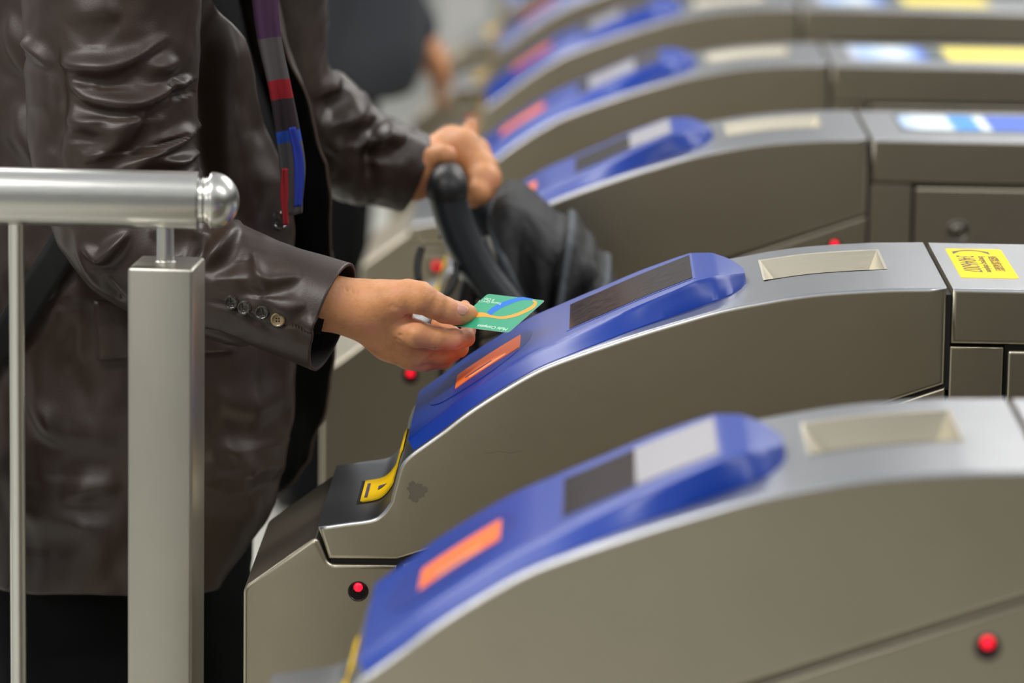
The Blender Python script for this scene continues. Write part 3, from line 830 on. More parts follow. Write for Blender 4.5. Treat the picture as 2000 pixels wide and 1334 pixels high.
# thumbnail
def nail(name, c, ax, up, L, Wd, m=M['nail']):
    ax = ax.normalized(); sd = up.cross(ax).normalized(); up = ax.cross(sd).normalized(); bm = bmesh.new(); G = []
    for i in range(9):
        u = -1+2*i/8; row = []
        for j in range(9):
            v = -1+2*j/8; ww = Wd*(1-.18*max(0, -u)**2-.25*max(0, u)**3)
            lx = L*u*(1-.22*v*v if u > 0 else 1-.15*v*v)
            p = c+ax*lx+sd*(ww*v)-up*(.0021*v*v+.0007*u*u); row.append(bm.verts.new(p))
        G.append(row)
    for i in range(8):
        for j in range(8): bm.faces.new((G[i][j], G[i+1][j], G[i+1][j+1], G[i][j+1]))
    r = bmesh.ops.solidify(bm, geom=bm.faces[:], thickness=.0005)
    return own(from_bm(name, bm, m, None, True, 60))
ta, tb = at(893, 602, .118), at(914, 609, .128)
bvr = BVHTree.FromPolygons([tuple(v) for v in Vr], [tuple(int(i) for i in f) for f in Fr])
_d = Vector(ray(901, 604.5)).normalized(); _h = bvr.ray_cast(Vector((CX, -CD, CH)), _d); _n = _h[1] if _h[1].dot(_d) < 0 else -_h[1]
nail('fingernail', _h[0]+_n*.0019, at(914, 613, .141)-at(886, 611, .132), _n, .0066, .0056)
hair_fn = lambda G: smin(cone_sdf(G, tuple(hd+Vector((-.02, 0, .040))), .094, tuple(hd+Vector((-.025, 0, .045))), .094), cone_sdf(G, tuple(hd+Vector((-.045, 0, -.01))), .075, tuple(hd+Vector((-.05, 0, 0))), .075), .02)
hfn = lambda G: np.maximum(hair_fn(G), (G[..., 0]-(hd.x+.045))*.8-(G[..., 2]-hd.z-.06)*.6)
Vh, Fh = surface(hfn, tuple(hd-Vector((.16, .13, .13))), tuple(hd+Vector((.13, .13, .18))), .007)
hair = mesh_np('hair', Vh, Fh, M['hair'], person)

# ---- jacket: body shell with an open front
NZ_, NT = 200, 230
z_top, z_hem = at(300, -395, .5).z, at(300, 1068, .42).z
# picture outline -> half widths (left silhouette, right silhouettes) at depth .5
def jx(px, py): return at(px, py, .5).x
zs_key = [(-400, 165, 345, .075), (-350, 90, 390, .12), (-280, -10, 440, .175), (-200, -80, 480, .195), (-120, -105, 505, .20), (0, -118, 540, .205), (100, -112, 562, .21), (200, -108, 596, .212), (320, -100, 632, .215), (450, -100, 640, .218), (620, -108, 645, .222), (800, -118, 640, .228), (930, -124, 618, .232), (1010, -126, 585, .234), (1075, -128, 560, .234)]
key_z = np.array([at(300, k[0], .5).z for k in zs_key])[::-1]
kxl = np.array([jx(k[1], k[0]) for k in zs_key])[::-1]; kxr = np.array([jx(k[2], k[0]) for k in zs_key])[::-1]; kb = np.array([k[3] for k in zs_key])[::-1]
zz = np.linspace(z_hem-.02, z_top, NZ_)
rings = []
for z in zz:
    xl_, xr_, b_ = np.interp(z, key_z, kxl), np.interp(z, key_z, kxr), np.interp(z, key_z, kb)
    # near front edge in the picture, as angle
    t0 = np.interp(z, [z_hem-.02, .86, .93, 1.05, 1.20, 1.30, 1.46], [-37, -33, -33, -33, -37, -57, -75])
    t1 = np.interp(z, [z_hem-.02, .83, .90, 1.05, 1.20, 1.46], [30, 14, 6, 2, 2, 10])
    th = np.radians(np.linspace(t1, 360+t0, NT))
    cx_, a_ = (xl_+xr_)/2, (xr_-xl_)/2
    ct, st_ = np.cos(th), np.sin(th)
    ex = 2/2.25
    X = cx_+a_*np.sign(ct)*np.abs(ct)**ex; Y = ty+b_*np.sign(st_)*np.abs(st_)**ex
    rings.append(np.stack([X, Y, np.full(NT, z)], 1))
Vj, Fj = shell('j', rings, None, None)
# hem: drop a little at the sides, rounded at the front corners
Nj = normals_of(Vj, Fj)
kz = (Vj[:, 2]-zz[0])/(zz[-1]-zz[0])
fold = nz(Vj, (5, 5, 3.2), 3, 4)*.011+nz(Vj, (9, 9, 7), 9, 2)*.003
front = (Nj[:, 1] < .3)
JS = [([(60, 640), (90, 780), (150, 830), (235, 850)], 26, .008), ([(55, 760), (90, 820), (140, 850)], 14, .006), ([(130, 960), (180, 940), (240, 930)], 16, .008), ([(395, 930), (480, 925), (560, 930)], 12, .005),
      ([(110, 470), (130, 560), (120, 660)], 20, .008), ([(160, 480), (165, 590), (160, 700)], 14, .005), ([(410, 760), (500, 800), (560, 780)], 24, .006), ([(540, 620), (552, 760), (570, 900)], 12, .005),
      ([(447, 20), (450, 200), (455, 420)], 20, .012), ([(405, 0), (408, 180), (412, 440)], 26, -.022), ([(480, 260), (490, 350), (500, 440)], 22, .006), ([(20, 960), (90, 1000), (200, 1010)], 18, .006), ([(420, 860), (470, 900), (470, 980)], 16, .006),
      ([(30, 200), (60, 260), (90, 330)], 20, .010), ([(20, 20), (30, 90), (60, 150)], 16, .010), ([(0, 240), (60, 300), (90, 430)], 22, .008)]
fold += np.where(front, stroke_field(Vj, JS, .32), 0)
fold *= np.clip((1.5-kz)*3, .3, 1)
Vj = Vj+Nj*(fold*(1 if np.dot(Nj[NT//2+NT*50], np.array([Vj[NT//2+NT*50][0]-tx, Vj[NT//2+NT*50][1]-ty, 0])) > 0 else -1))[:, None]
# front corners swept back at the hem
u_ = (np.arange(len(Vj)) % NT)/(NT-1); e_ = np.minimum(u_, 1-u_)
low = np.clip((zz[0]+.10-Vj[:, 2])/.10, 0, 1)
Vj[:, 2] += np.clip(.045-e_, 0, .045)/.045*low**2*.04
Vj[:, 2] += .006*np.sin(u_*40)*low*.4
# ---- sleeves
def sleeve(path_px, r_px, strokes, ys, n=210, seg=150, fmat=None, amp=.006, seed=1, sc=(11, 11, 11), flat=1.0):
    pth = [tuple(at(*p)) for p in path_px]; c = catmull(pth, n)
    rr_ = np.array([r/ppm(p[2]) for r, p in zip(r_px, path_px)]); rad = catmull([(r, 0, 0) for r in rr_], n)[:, 0]
    V, F = tube_vf(c, rad, seg, False, flat); 
    N = normals_of(V, F)
    ctr = np.repeat(c, seg, 0)
    if np.mean(((V-ctr)*N).sum(1)) < 0: N = -N
    t = np.repeat(np.linspace(0, 1, n), seg)
    H = nz(V, sc, seed, 4)*amp*np.clip((1-t)*6, .25, 1)
    H += np.where(N[:, 1] < .25, stroke_field(V, strokes, ys), 0)
    return V+N*H[:, None], F, c, rad
RS = [([(110, 118), (170, 127), (240, 122), (330, 70)], 11, .012), ([(135, 150), (180, 185), (250, 196), (300, 190), (350, 160)], 10, .013), ([(40, 85), (60, 95), (100, 130)], 9, .010),
      ([(130, 30), (190, 20), (240, 30)], 18, .008), ([(150, 235), (230, 240), (300, 200)], 16, .010), ([(170, 310), (240, 270), (290, 215)], 13, .014), ([(230, 325), (290, 300), (350, 275), (357, 262), (300, 272)], 8, .012),
      ([(255, 330), (300, 310), (350, 318), (380, 312)], 7, .012), ([(120, 225), (160, 232), (220, 222)], 12, .006), ([(330, 160), (352, 165), (348, 150)], 8, .010), ([(270, 120), (320, 130), (350, 120)], 12, .007),
      ([(100, 60), (120, 200), (100, 300)], 18, -.012), ([(70, 210), (110, 330), (150, 430)], 24, -.008),
      ([(170, 470), (200, 488), (215, 488), (240, 465), (262, 440)], 8, .012), ([(150, 440), (185, 520), (240, 580)], 14, .006), ([(215, 520), (235, 560), (246, 575)], 8, -.006),
      ([(400, 500), (440, 470), (470, 432)], 11, .012), ([(430, 520), (500, 520), (540, 540)], 12, .007), ([(500, 470), (530, 520), (600, 510)], 10, .009), ([(520, 550), (570, 570), (610, 560)], 12, .007), ([(590, 590), (625, 605), (645, 595)], 10, .006),
      ([(400, 560), (470, 575), (560, 625)], 8, -.005), ([(400, 618), (460, 640), (520, 672), (600, 700)], 4.5, -.008), ([(410, 440), (400, 470), (385, 500)], 14, -.012), ([(300, 440), (360, 430), (400, 440)], 14, .010)]
Vs, Fs, cS, rS = sleeve([(270, -345, .42), (222, -270, .31), (216, -120, .275), (222, 60, .255), (222, 200, .24), (226, 330, .23), (262, 440, .215), (340, 508, .19), (440, 548, .165), (540, 582, .145), (648, 620, .130)],
                        [40, 135, 176, 172, 166, 160, 150, 126, 113, 108, 112], RS, .19, 260, 170, amp=.0040, seed=4, sc=(6, 6, 6))
LS = [([(610, 190), (640, 175), (680, 200), (700, 240)], 12, .012), ([(640, 250), (690, 240), (730, 240)], 12, .012), ([(700, 290), (740, 280), (790, 285)], 11, .012), ([(735, 240), (720, 300), (715, 380)], 14, -.014), ([(600, 215), (620, 250), (680, 330)], 14, .008)]
Vt, Ft, cT, rT = sleeve([(440, -345, .58), (462, -250, .655), (480, -60, .70), (510, 130, .74), (560, 225, .77), (640, 272, .79), (700, 300, .80), (755, 319, .805), (808, 338, .812)],
                        [40, 120, 148, 130, 112, 103, 95, 86, 80], LS, .72, 150, 90, amp=.006, seed=8, sc=(9, 9, 9))
def cuff_fix(V, seg, n, c):                # slightly flared, ends in an inward fold
    return V
Vall = np.concatenate([Vj, Vs, Vt]); Fall = Fj+[tuple(i+len(Vj) for i in f) for f in Fs]+[tuple(i+len(Vj)+len(Vs) for i in f) for f in Ft]
jacket = mesh_np('jacket', Vall, Fall, M['leather'], person)
bm = bmesh.new(); bm.from_mesh(jacket.data); bmesh.ops.recalc_face_normals(bm, faces=bm.faces); bm.to_mesh(jacket.data); bm.free()
so_ = jacket.modifiers.new('thickness', 'SOLIDIFY'); so_.thickness = .0032; so_.offset = -1
so_.material_offset = 1; so_.material_offset_rim = 2
jacket.data.materials.append(M['lining']); jacket.data.materials.append(M['edge'])
def sub(o, par=jacket):
    o.parent = par; o.matrix_parent_inverse = par.matrix_world.inverted() if False else Matrix(); o.matrix_parent_inverse = person.matrix_basis.inverted() if par is person else Matrix.Identity(4)
    return o
# children of the jacket live in world coordinates: undo both parents
PIV = person.matrix_basis.inverted()
def subj(o):
    o.parent = jacket; o.matrix_parent_inverse = Matrix.Identity(4)
    return o
# surface finder on the built cloth
from mathutils.bvhtree import BVHTree
bv = BVHTree.FromPolygons([tuple(v) for v in Vall], [tuple(int(i) for i in f) for f in Fall])
def hit(px, py):
    o = Vector((CX, -CD, CH)); d = Vector(ray(px, py)).normalized(); h = bv.ray_cast(o, d)
    if h[0] is None: return None
    n = h[1] if h[1].dot(d) < 0 else -h[1]
    return h[0], n
def button(px, py, rpx, m, nm='button', holes=True):
    h = hit(px, py)
    if not h: return
    p, n = h; n = (n*.4+Vector((0, -1, .15))*.6).normalized(); r = rpx/ppm(p.y); mt_ = axis_mtx(p+n*.0012, n)
    b = subj(lathe(nm, [(r*.8, -.0018), (r, .0004), (r*.97, .0018), (r*.80, .0024), (r*.66, .0014), (0, .0009)], m, None, mt_, 32))
    if holes:
        for k in range(4):
            a = PI/4+k*PI/2; ho = lathe('button_hole', [(r*.12, .0006), (r*.12, .00125), (0, .0013)], M['hole'], None, mt_ @ Matrix.Translation((r*.26*math.cos(a), r*.26*math.sin(a), 0)), 10)
            ho.parent = b
for bx_, by_, mm in ((451.5, 590, M['button_d']), (477.5, 601, M['button_d']), (511, 610.5, M['button_d']), (542, 624, M['button_l'])):
    button(bx_, by_, 14.5, mm)
for bx_, by_ in ((521, 232), (543, 432)): button(bx_, by_, 19, M['button_d'], holes=False)
# stitches by the cuff
for k in range(9):
    h = hit(569+k*6.0, 636+k*2.6)
    if h:
        p, n = h; d = (at(4, 12, .1)-at(0, 0, .1)).normalized()
        t_ = tube('stitch', [p-d*.0022+n*.0003, p+n*.0008, p+d*.0022+n*.0003], .0005, M['edge'], None, 8); subj(t_)
# pocket flaps
def cloth_patch(name, quad, m, lift=.004, nu=26, nv=14, wav=0):
    (x0, y0), (x1, y1), (x2, y2), (x3, y3) = quad; V = []; lastp = None
    for i in range(nu):
        for j in range(nv):
            u, v = i/(nu-1), j/(nv-1); px = (1-v)*((1-u)*x0+u*x1)+v*((1-u)*x3+u*x2); py = (1-v)*((1-u)*y0+u*y1)+v*((1-u)*y3+u*y2)
            h = hitj(px, py); p, n = h if h else lastp; lastp = (p, n)
            V.append(p+Vector((0, -1, 0))*(lift*(.3+.7*v)))
    F = [(i*nv+j, (i+1)*nv+j, (i+1)*nv+j+1, i*nv+j+1) for i in range(nu-1) for j in range(nv-1)]
    o = new_mesh(name, V, F, m, None, True); s_ = o.modifiers.new('t', 'SOLIDIFY'); s_.thickness = .0025; s_.offset = 0
    return subj(o)
bvj = BVHTree.FromPolygons([tuple(v) for v in Vj], [tuple(int(i) for i in f) for f in Fj])
def hitj(px, py):
    o = Vector((CX, -CD, CH)); d = Vector(ray(px, py)).normalized(); h = bvj.ray_cast(o, d)
    return (h[0], h[1]) if h[0] is not None else None
cloth_patch('pocket_flap', [(182, 587), (455, 600), (462, 684), (188, 702)], M['leather'], .006)
cloth_patch('pocket_welt', [(180, 556), (300, 560), (300, 566), (180, 562)], M['leather'], .004, 12, 4)
# lapel (near side), rolled edge down the opening
Lp = [(385, -60), (440, -60), (500, 30), (520, 120), (535, 190), (545, 240)]
# ---- inner black pullover, seen in the opening
rings = []
for z in np.linspace(.80, 1.47, 60):
    xl_, xr_, b_ = np.interp(z, key_z, kxl), np.interp(z, key_z, kxr), np.interp(z, key_z, kb)
    th = np.linspace(0, 2*PI, 80, endpoint=False); cx_, a_ = (xl_+xr_)/2, (xr_-xl_)/2
    rings.append(np.stack([cx_-.012+(a_-.030)*np.cos(th), ty+(b_-.028)*np.sin(th), np.full(80, z)], 1))
Vp, Fp = shell('p', rings, None, None, True)
pull = mesh_np('pullover', Vp, Fp, M['knit'], person)
def cuffknit(c, rad, k0, kr, n2, name):
    pass
# black knit cuffs at both wrists
for pth, r0 in (([(560, 586, .130), (600, 592, .130), (636, 600, .131)], 56), ([(745, 320, .804), (800, 336, .811)], 60)):
    q = [tuple(at(*p)) for p in pth]; k_ = tube('cuff', q, [r0/ppm(pth[0][2])]*len(q), M['knit'], None, 40, None, False); 
    s_ = k_.modifiers.new('t', 'SOLIDIFY'); s_.thickness = .004; own(k_)
# ---- scarf hanging in the opening
def ribbon(name, pts, w, m, parent_fn=own, fold=.004, n=60, k=9, yo=0):
    c = catmull([tuple(at(*p)) for p in pts], n); ws = np.interp(np.linspace(0, len(w)-1, n), range(len(w)), w); V = []; F = []; uv = []
    for i in range(n):
        for j in range(k):
            t = j/(k-1)-.5; ww = ws[i]/ppm(pts[0][2])
            V.append((c[i][0]+t*ww, c[i][1]+fold*math.sin(t*9+i*.07)-.05*abs(t)*0, c[i][2]+.15*t*ww)); uv.append((t+.5, i/(n-1)))
    F = [(i*k+j, (i+1)*k+j, (i+1)*k+j+1, i*k+j+1) for i in range(n-1) for j in range(k-1)]
    o = new_mesh(name, V, F, m, None, True); ul = o.data.uv_layers.new()
    for l in o.data.loops: ul.data[l.index].uv = uv[l.vertex_index]
    s_ = o.modifiers.new('t', 'SOLIDIFY'); s_.thickness = .003; return parent_fn(o)
sy = .30
scarf = ribbon('scarf', [(508, -80, sy), (522, 60, sy), (545, 170, sy), (560, 250, sy+.01), (572, 330, sy+.02), (570, 420, sy+.03)], [52, 48, 44, 46, 46, 34], M['scarf'])
sb = ribbon('scarf_edge', [(566, 250, sy), (578, 300, sy), (583, 350, sy), (581, 404, sy)], [10, 16, 20, 14], M['scarf_blue'], lambda o: o, .002, 30, 5); sb.parent = scarf; sb['label'] = 'blue edge of the scarf'
sb = ribbon('scarf_edge', [(552, 330, sy), (552, 380, sy), (558, 440, sy)], [7, 15, 10], M['scarf_red'], lambda o: o, .002, 30, 5); sb.parent = scarf; sb['label'] = 'red edge of the scarf'
# ---- trousers and shoes
def leg(path, rads, n=70):
    c = catmull(path, n); r = np.interp(np.linspace(0, len(rads)-1, n), range(len(rads)), rads); V, F = tube_vf(c, r, 48, False); N = normals_of(V, F)
    return V+N*(nz(V, (9, 9, 14), 2, 3)*.006)[:, None], F
Va, Fa = leg([(hx+.03, .47, 1.0), (hx+.02, .45, .80), (hx+.01, .42, .5), (hx-.02, .38, .05)], [.11, .122, .115, .090])
Vc, Fc = leg([(hx2-.03, .60, 1.0), (hx2-.005, .57, .80), (hx2+.02, .56, .5), (hx2+.02, .56, .05)], [.125, .098, .092, .085])
Vd, Fd = leg([(tx-.02, .46, .70), (tx-.02, .46, .80), (tx-.02, .48, 1.02)], [.12, .15, .15], 20)
Vq = np.concatenate([Va, Vc, Vd]); Fq = Fa+[tuple(i+len(Va) for i in f) for f in Fc]+[tuple(i+len(Va)+len(Vc) for i in f) for f in Fd]
tr = mesh_np('trousers', Vq, Fq, M['trouser'], person); s_ = tr.modifiers.new('t', 'SOLIDIFY'); s_.thickness = .003
for (fx, fy) in ((hx-.02, .38), (hx2+.02, .56)):
    fn = lambda G: smin(cone_sdf(G*np.array([1, 1, 1.0], np.float32), (fx-.03, fy, .045), .045, (fx+.05, fy, .042), .042), cone_sdf(G, (fx+.05, fy, .040), .040, (fx+.16, fy, .030), .030), .02)
    f2 = lambda G: np.maximum(fn(G), .004-G[..., 2])
    Vx, Fx = surface(f2, (fx-.1, fy-.07, -.01), (fx+.22, fy+.07, .12), .006); mesh_np('shoe', Vx, Fx, M['shoe'], person)
# ---- bag strap across the back and the bag behind
def strap_strip(name, pts, w, m):
    V = []; n = 40; q = catmull([(a, b, 0) for a, b in pts], n); k = 6; last = None
    for i in range(n):
        d = q[min(i+1, n-1)]-q[max(i-1, 0)]; d = d/np.linalg.norm(d); nr_ = np.array([-d[1], d[0]])
        for j in range(k):
            t = (j/(k-1)-.5)*w; h = hitj(q[i][0]+nr_[0]*t, q[i][1]+nr_[1]*t)
            last = h or last; V.append(list(last[0]))
    V = np.array(V); A_ = np.stack([np.ones(len(V)), V[:, 2], V[:, 2]**2], 1); co_ = np.linalg.lstsq(A_, V[:, 1], rcond=None)[0]
    yf = A_ @ co_; V[:, 1] = yf-(yf-V[:, 1]).max()-.003
    F = [(i*k+j, (i+1)*k+j, (i+1)*k+j+1, i*k+j+1) for i in range(n-1) for j in range(k-1)]
    o = new_mesh(name, V, F, m, None, True); s_ = o.modifiers.new('t', 'SOLIDIFY'); s_.thickness = .003; return o
st_ = strap_strip('shoulder_strap', [(185, 380), (125, 480), (60, 580), (10, 660), (-60, 740)], 62, M['strap'])
bag = empty('shoulder_bag', tuple(at(-95, 760, .30)))
st_.parent = bag; st_.matrix_parent_inverse = bag.matrix_basis.inverted()
bb = at(-95, 640, .30)
o = box('bag_body', (bb.x-.12, .10, bb.z-.20), (bb.x+.055, .21, bb.z+.04), M['strap'], None, .02); o.parent = bag; o.matrix_parent_inverse = bag.matrix_basis.inverted()
tag(bag, 'black shoulder bag with a wide webbing strap, worn by the person in the leather jacket', 'bag')
# children built in world coordinates under jacket/body: jacket already undoes the person's offset
tag(person, 'person in a brown leather jacket holding a green card out to the gate', 'person')

# ================================================================== PUSHCHAIR
pr_c = at(1050, 700, .72)
pram = empty('pushchair', (pr_c.x, .87, 0))
def ownp(o):
    o.parent = pram; o.matrix_parent_inverse = pram.matrix_basis.inverted(); return o
ny, fy = .735, 1.085
near = [(872, 362, ny), (872, 380, ny), (884, 425, ny), (908, 480, ny), (940, 535, ny), (983, 590, ny), (1040, 660, ny), (1120, 760, ny)]
ncar = [at(*p) for p in near]
R0 = 37/ppm(ny)
ownp(tube('handle_grip', ncar, [R0]*8, M['handle'], None, 28, 60))
gp_ = [ncar[0]+Vector((0, .0, -.004)), at(873, 350, ny+.03), at(875, 345, ny+.09), at(875, 345, fy-.09), Vector((ncar[0].x, fy-.02, ncar[0].z+.01)), Vector((ncar[1].x, fy, ncar[1].z))]
ownp(tube('handle_bar', gp_, [.019]*6, M['blk'], None, 24, 50))
ownp(tube('grip_collar', [at(872, 385, ny), at(872, 368, ny), at(873, 356, ny+.012), at(876, 348, ny+.035)], [R0*1.08, R0*1.1, R0*1.04, R0*.85], M['blk'], None, 28, 16))
far = [Vector((p.x, fy, p.z)) for p in ncar]
ownp(tube('handle_grip', far, [R0]*8, M['handle'], None, 20, 40))
# frame down to the wheels
el_ = ncar[-1]
for yy in (ny, fy):
    ownp(tube('frame_tube', [Vector((el_.x-.01, yy, el_.z+.01)), Vector((el_.x+.16, yy, el_.z-.22)), Vector((el_.x+.42, yy, .12))], .014, M['blk'], None, 16, 30))
    a = at(905, 545, ny); b = at(905, 745, ny)
    ownp(tube('rear_leg', [Vector((a.x+.012, yy, a.z+.02)), Vector((b.x, yy, b.z)), Vector((b.x+.03, yy, .13))], .0115, M['blk'], None, 16, 30))
    for wx in (b.x+.03, el_.x+.42):
        wl = lathe('wheel', [(.105, -.016), (.125, -.012), (.130, 0), (.125, .012), (.105, .016), (.098, .010), (.098, -.010), (.105, -.016)], M['tyre'], None, axis_mtx((wx, yy+(.0 if yy > .9 else 0)+(.022 if yy > .9 else -.022)*0, .130), (0, 1, 0)), 40); ownp(wl)
        hb = lathe('wheel_hub', [(.018, -.018), (.018, .018)], M['blk'], None, axis_mtx((wx, yy, .130), (0, 1, 0)), 16)
        bmx = bmesh.new()
        for k in range(5):
            mt_ = Matrix.Translation((wx, yy, .130)) @ Matrix.Rotation(k*2*PI/5, 4, 'Y'); bm_box(bmx, (.015, -.006, -.006), (.102, .006, .006), 0, mt_)
        sp_ = from_bm('wheel_spokes', bmx, M['blk']); ownp(hb); ownp(sp_)
ownp(tube('cross_tube', [Vector((el_.x+.16, ny, el_.z-.22)), Vector((el_.x+.16, fy, el_.z-.22))], .012, M['blk'], None, 14))
# loop strap hanging by the handle
cxl = at(852, 522, ny-.01); rx_, rz_ = 38/ppm(ny), 58/ppm(ny)
lp = [Vector((cxl.x+rx_*math.cos(a), ny-.01+.02*math.sin(a), cxl.z+rz_*math.sin(a))) for a in np.linspace(-2.6, 1.5, 40)]
ownp(tube('loop_strap', lp, .0042, M['blk'], None, 12))
lp = [Vector((cxl.x+rx_*math.cos(a), ny-.01+.02*math.sin(a), cxl.z+rz_*math.sin(a))) for a in np.linspace(2.5, 3.6, 20)]
ownp(tube('loop_strap', lp, .0045, M['blk'], None, 12))
ownp(tube('frame_rod', [at(948, 462, ny+.02), at(962, 500, ny+.02), at(985, 540, ny+.03)], .0045, M['chrome'], None, 12, 14))
ownp(tube('frame_rod', [at(884, 505, ny+.01), at(912, 560, ny+.01), at(945, 600, ny+.01)], .0028, M['chrome'], None, 12, 14))
# folded hood: ribs fanned about a pivot, cloth sagging between them
pv = at(1075, 700, .76); hy0, hy1 = .755, 1.065
def env(a):                                  # outline radius by angle in the side view (picture points)
    pts = [(962, 420), (966, 385), (985, 362), (1010, 366), (1045, 392), (1085, 430), (1108, 446), (1120, 432), (1148, 462), (1180, 520), (1200, 553), (1230, 610)]
    q = [at(x, y, .90) for x, y in pts]; an = [math.atan2(p.z-pv.z, p.x-pv.x) for p in q]; rd = [math.hypot(p.x-pv.x, p.z-pv.z) for p in q]
    return float(np.interp(-a, [-t for t in an], rd))
a0 = math.atan2(at(962, 420, .90).z-pv.z, at(962, 420, .90).x-pv.x); a1 = math.atan2(at(1230, 610, .90).z-pv.z, at(1230, 610, .90).x-pv.x)
NA, NB = 90, 70; V = []; ribs = [0, .36, .66, 1.0]
for i in range(NA):
    u = i/(NA-1); a = a0+(a1-a0)*u; R_ = env(a)
    for j in range(NB):
        v = j/(NB-1); th = PI*v
        # rounded-rectangle arch from near side over the top to the far side
        ex = .42; cy = math.copysign(abs(math.cos(th))**ex, math.cos(th)); sr = math.sin(th)**ex if 0 < th < PI else 0
        rr_ = R_*(.12+.88*sr)
        dn = min(abs(u-r) for r in ribs); sag = .010*min(1, dn/.08)
        wr = .004*mnoise.fractal(Vector((a*5, rr_*14, v*6)), .6, 2.0, 4)
        sidef = abs(cy)**3
        y = (hy0+hy1)/2-(hy1-hy0)/2*cy*(1-.10*(sag/.01)*sidef*.9)+wr*sidef+.012*math.sin(a*16+rr_*30)*sidef*math.copysign(1, cy)
        rr2 = rr_-(sag*.9+wr)*(1-sidef)
        V.append((pv.x+rr2*math.cos(a), y, pv.z+rr2*math.sin(a)))
F = [(i*NB+j, i*NB+j+1, (i+1)*NB+j+1, (i+1)*NB+j) for i in range(NA-1) for j in range(NB-1)]
hood = new_mesh('hood', V, F, M['fabric'], None, True); s_ = hood.modifiers.new('t', 'SOLIDIFY'); s_.thickness = .003; ownp(hood)
Vh_ = np.array(V)
for r in ribs[:3]:
    i = int(r*(NA-1)); row = [Vector(Vh_[i*NB+j]) for j in range(NB)]
    c0 = Vector((pv.x, .91, pv.z)); row = [p+(p-c0).normalized()*.002 for p in row]
    t_ = tube('hood_piping', row, .0048, M['piping'], None, 10); t_.parent = hood
# seat behind the hood
sx = at(1180, 700, .8).x
bmx = bmesh.new(); bm_box(bmx, (sx-.10, .77, .45), (sx+.28, 1.05, .50), .02); bm_box(bmx, (sx-.12, .77, .48), (sx-.07, 1.05, .80), .02)
ownp(from_bm('seat', bmx, M['fabric']))
tag(pram, 'black pushchair with a thick grey grip and folded fabric hood, held by the left hand', 'pushchair')

# ================================================================== SETTING AND LIGHT
def struct(name, a, b, m):
    o = box(name, a, b, m); o['kind'] = 'structure'; return o
struct('floor', (-14, -9, -.1), (16, 19, 0), M['floor'])
struct('wall_back', (-14, 18, 0), (16, 18.2, 5), M['wall_pale'])
struct('wall_front', (-14, -9, 0), (16, -8.8, 5), M['wall_pale'])
struct('wall_reflection_darkener', (.32, -4.1, 0), (6, -3.3, 2.8), M['wall_dark'])  # added unseen block, darkens what the right of the gate steel reflects
struct('wall_right', (12, -9, 0), (12.2, 18, 5), M['wall_dark'])
w = bpy.data.worlds.new('World'); SC.world = w; w.use_nodes = True
bg = w.node_tree.nodes['Background']; bg.inputs[0].default_value = srgb(214, 216, 220); bg.inputs[1].default_value = .88
def lamp(name, loc, sx, sy, power, col=(1, .97, .93), rot=(0, 0, 0)):
    l = bpy.data.lights.new(name, 'AREA'); l.shape = 'RECTANGLE'; l.size = sx; l.size_y = sy; l.energy = power; l.color = col
    o = bpy.data.objects.new(name, l); COL.objects.link(o); o.location = loc; o.rotation_euler = rot; return o
for i, (x, y, p) in enumerate([(-3.2, -5.2, 85), (-2.2, -1.2, 95), (1.6, -1.2, 45), (-2.2, 2.2, 95), (1.6, 2.2, 95), (-2.2, 6, 95), (1.6, 6, 95)]):  # the first is added behind the camera to brighten the left steel reflections
    t = empty('ceiling_light', (x, y, 3.3))
    box('housing', (-1.25, -.14, 0), (1.25, .14, .06), M['lamp_body'], t, .01)
    box('diffuser', (-1.2, -.11, -.012), (1.2, .11, .0), M['lamp_body'], t, .004)
    tag(t, 'long white ceiling light in the hall, out of view', 'ceiling light', 'ceiling lights')
    lamp('ceiling_lamp', (x, y, 3.27), 2.4, .22, p)
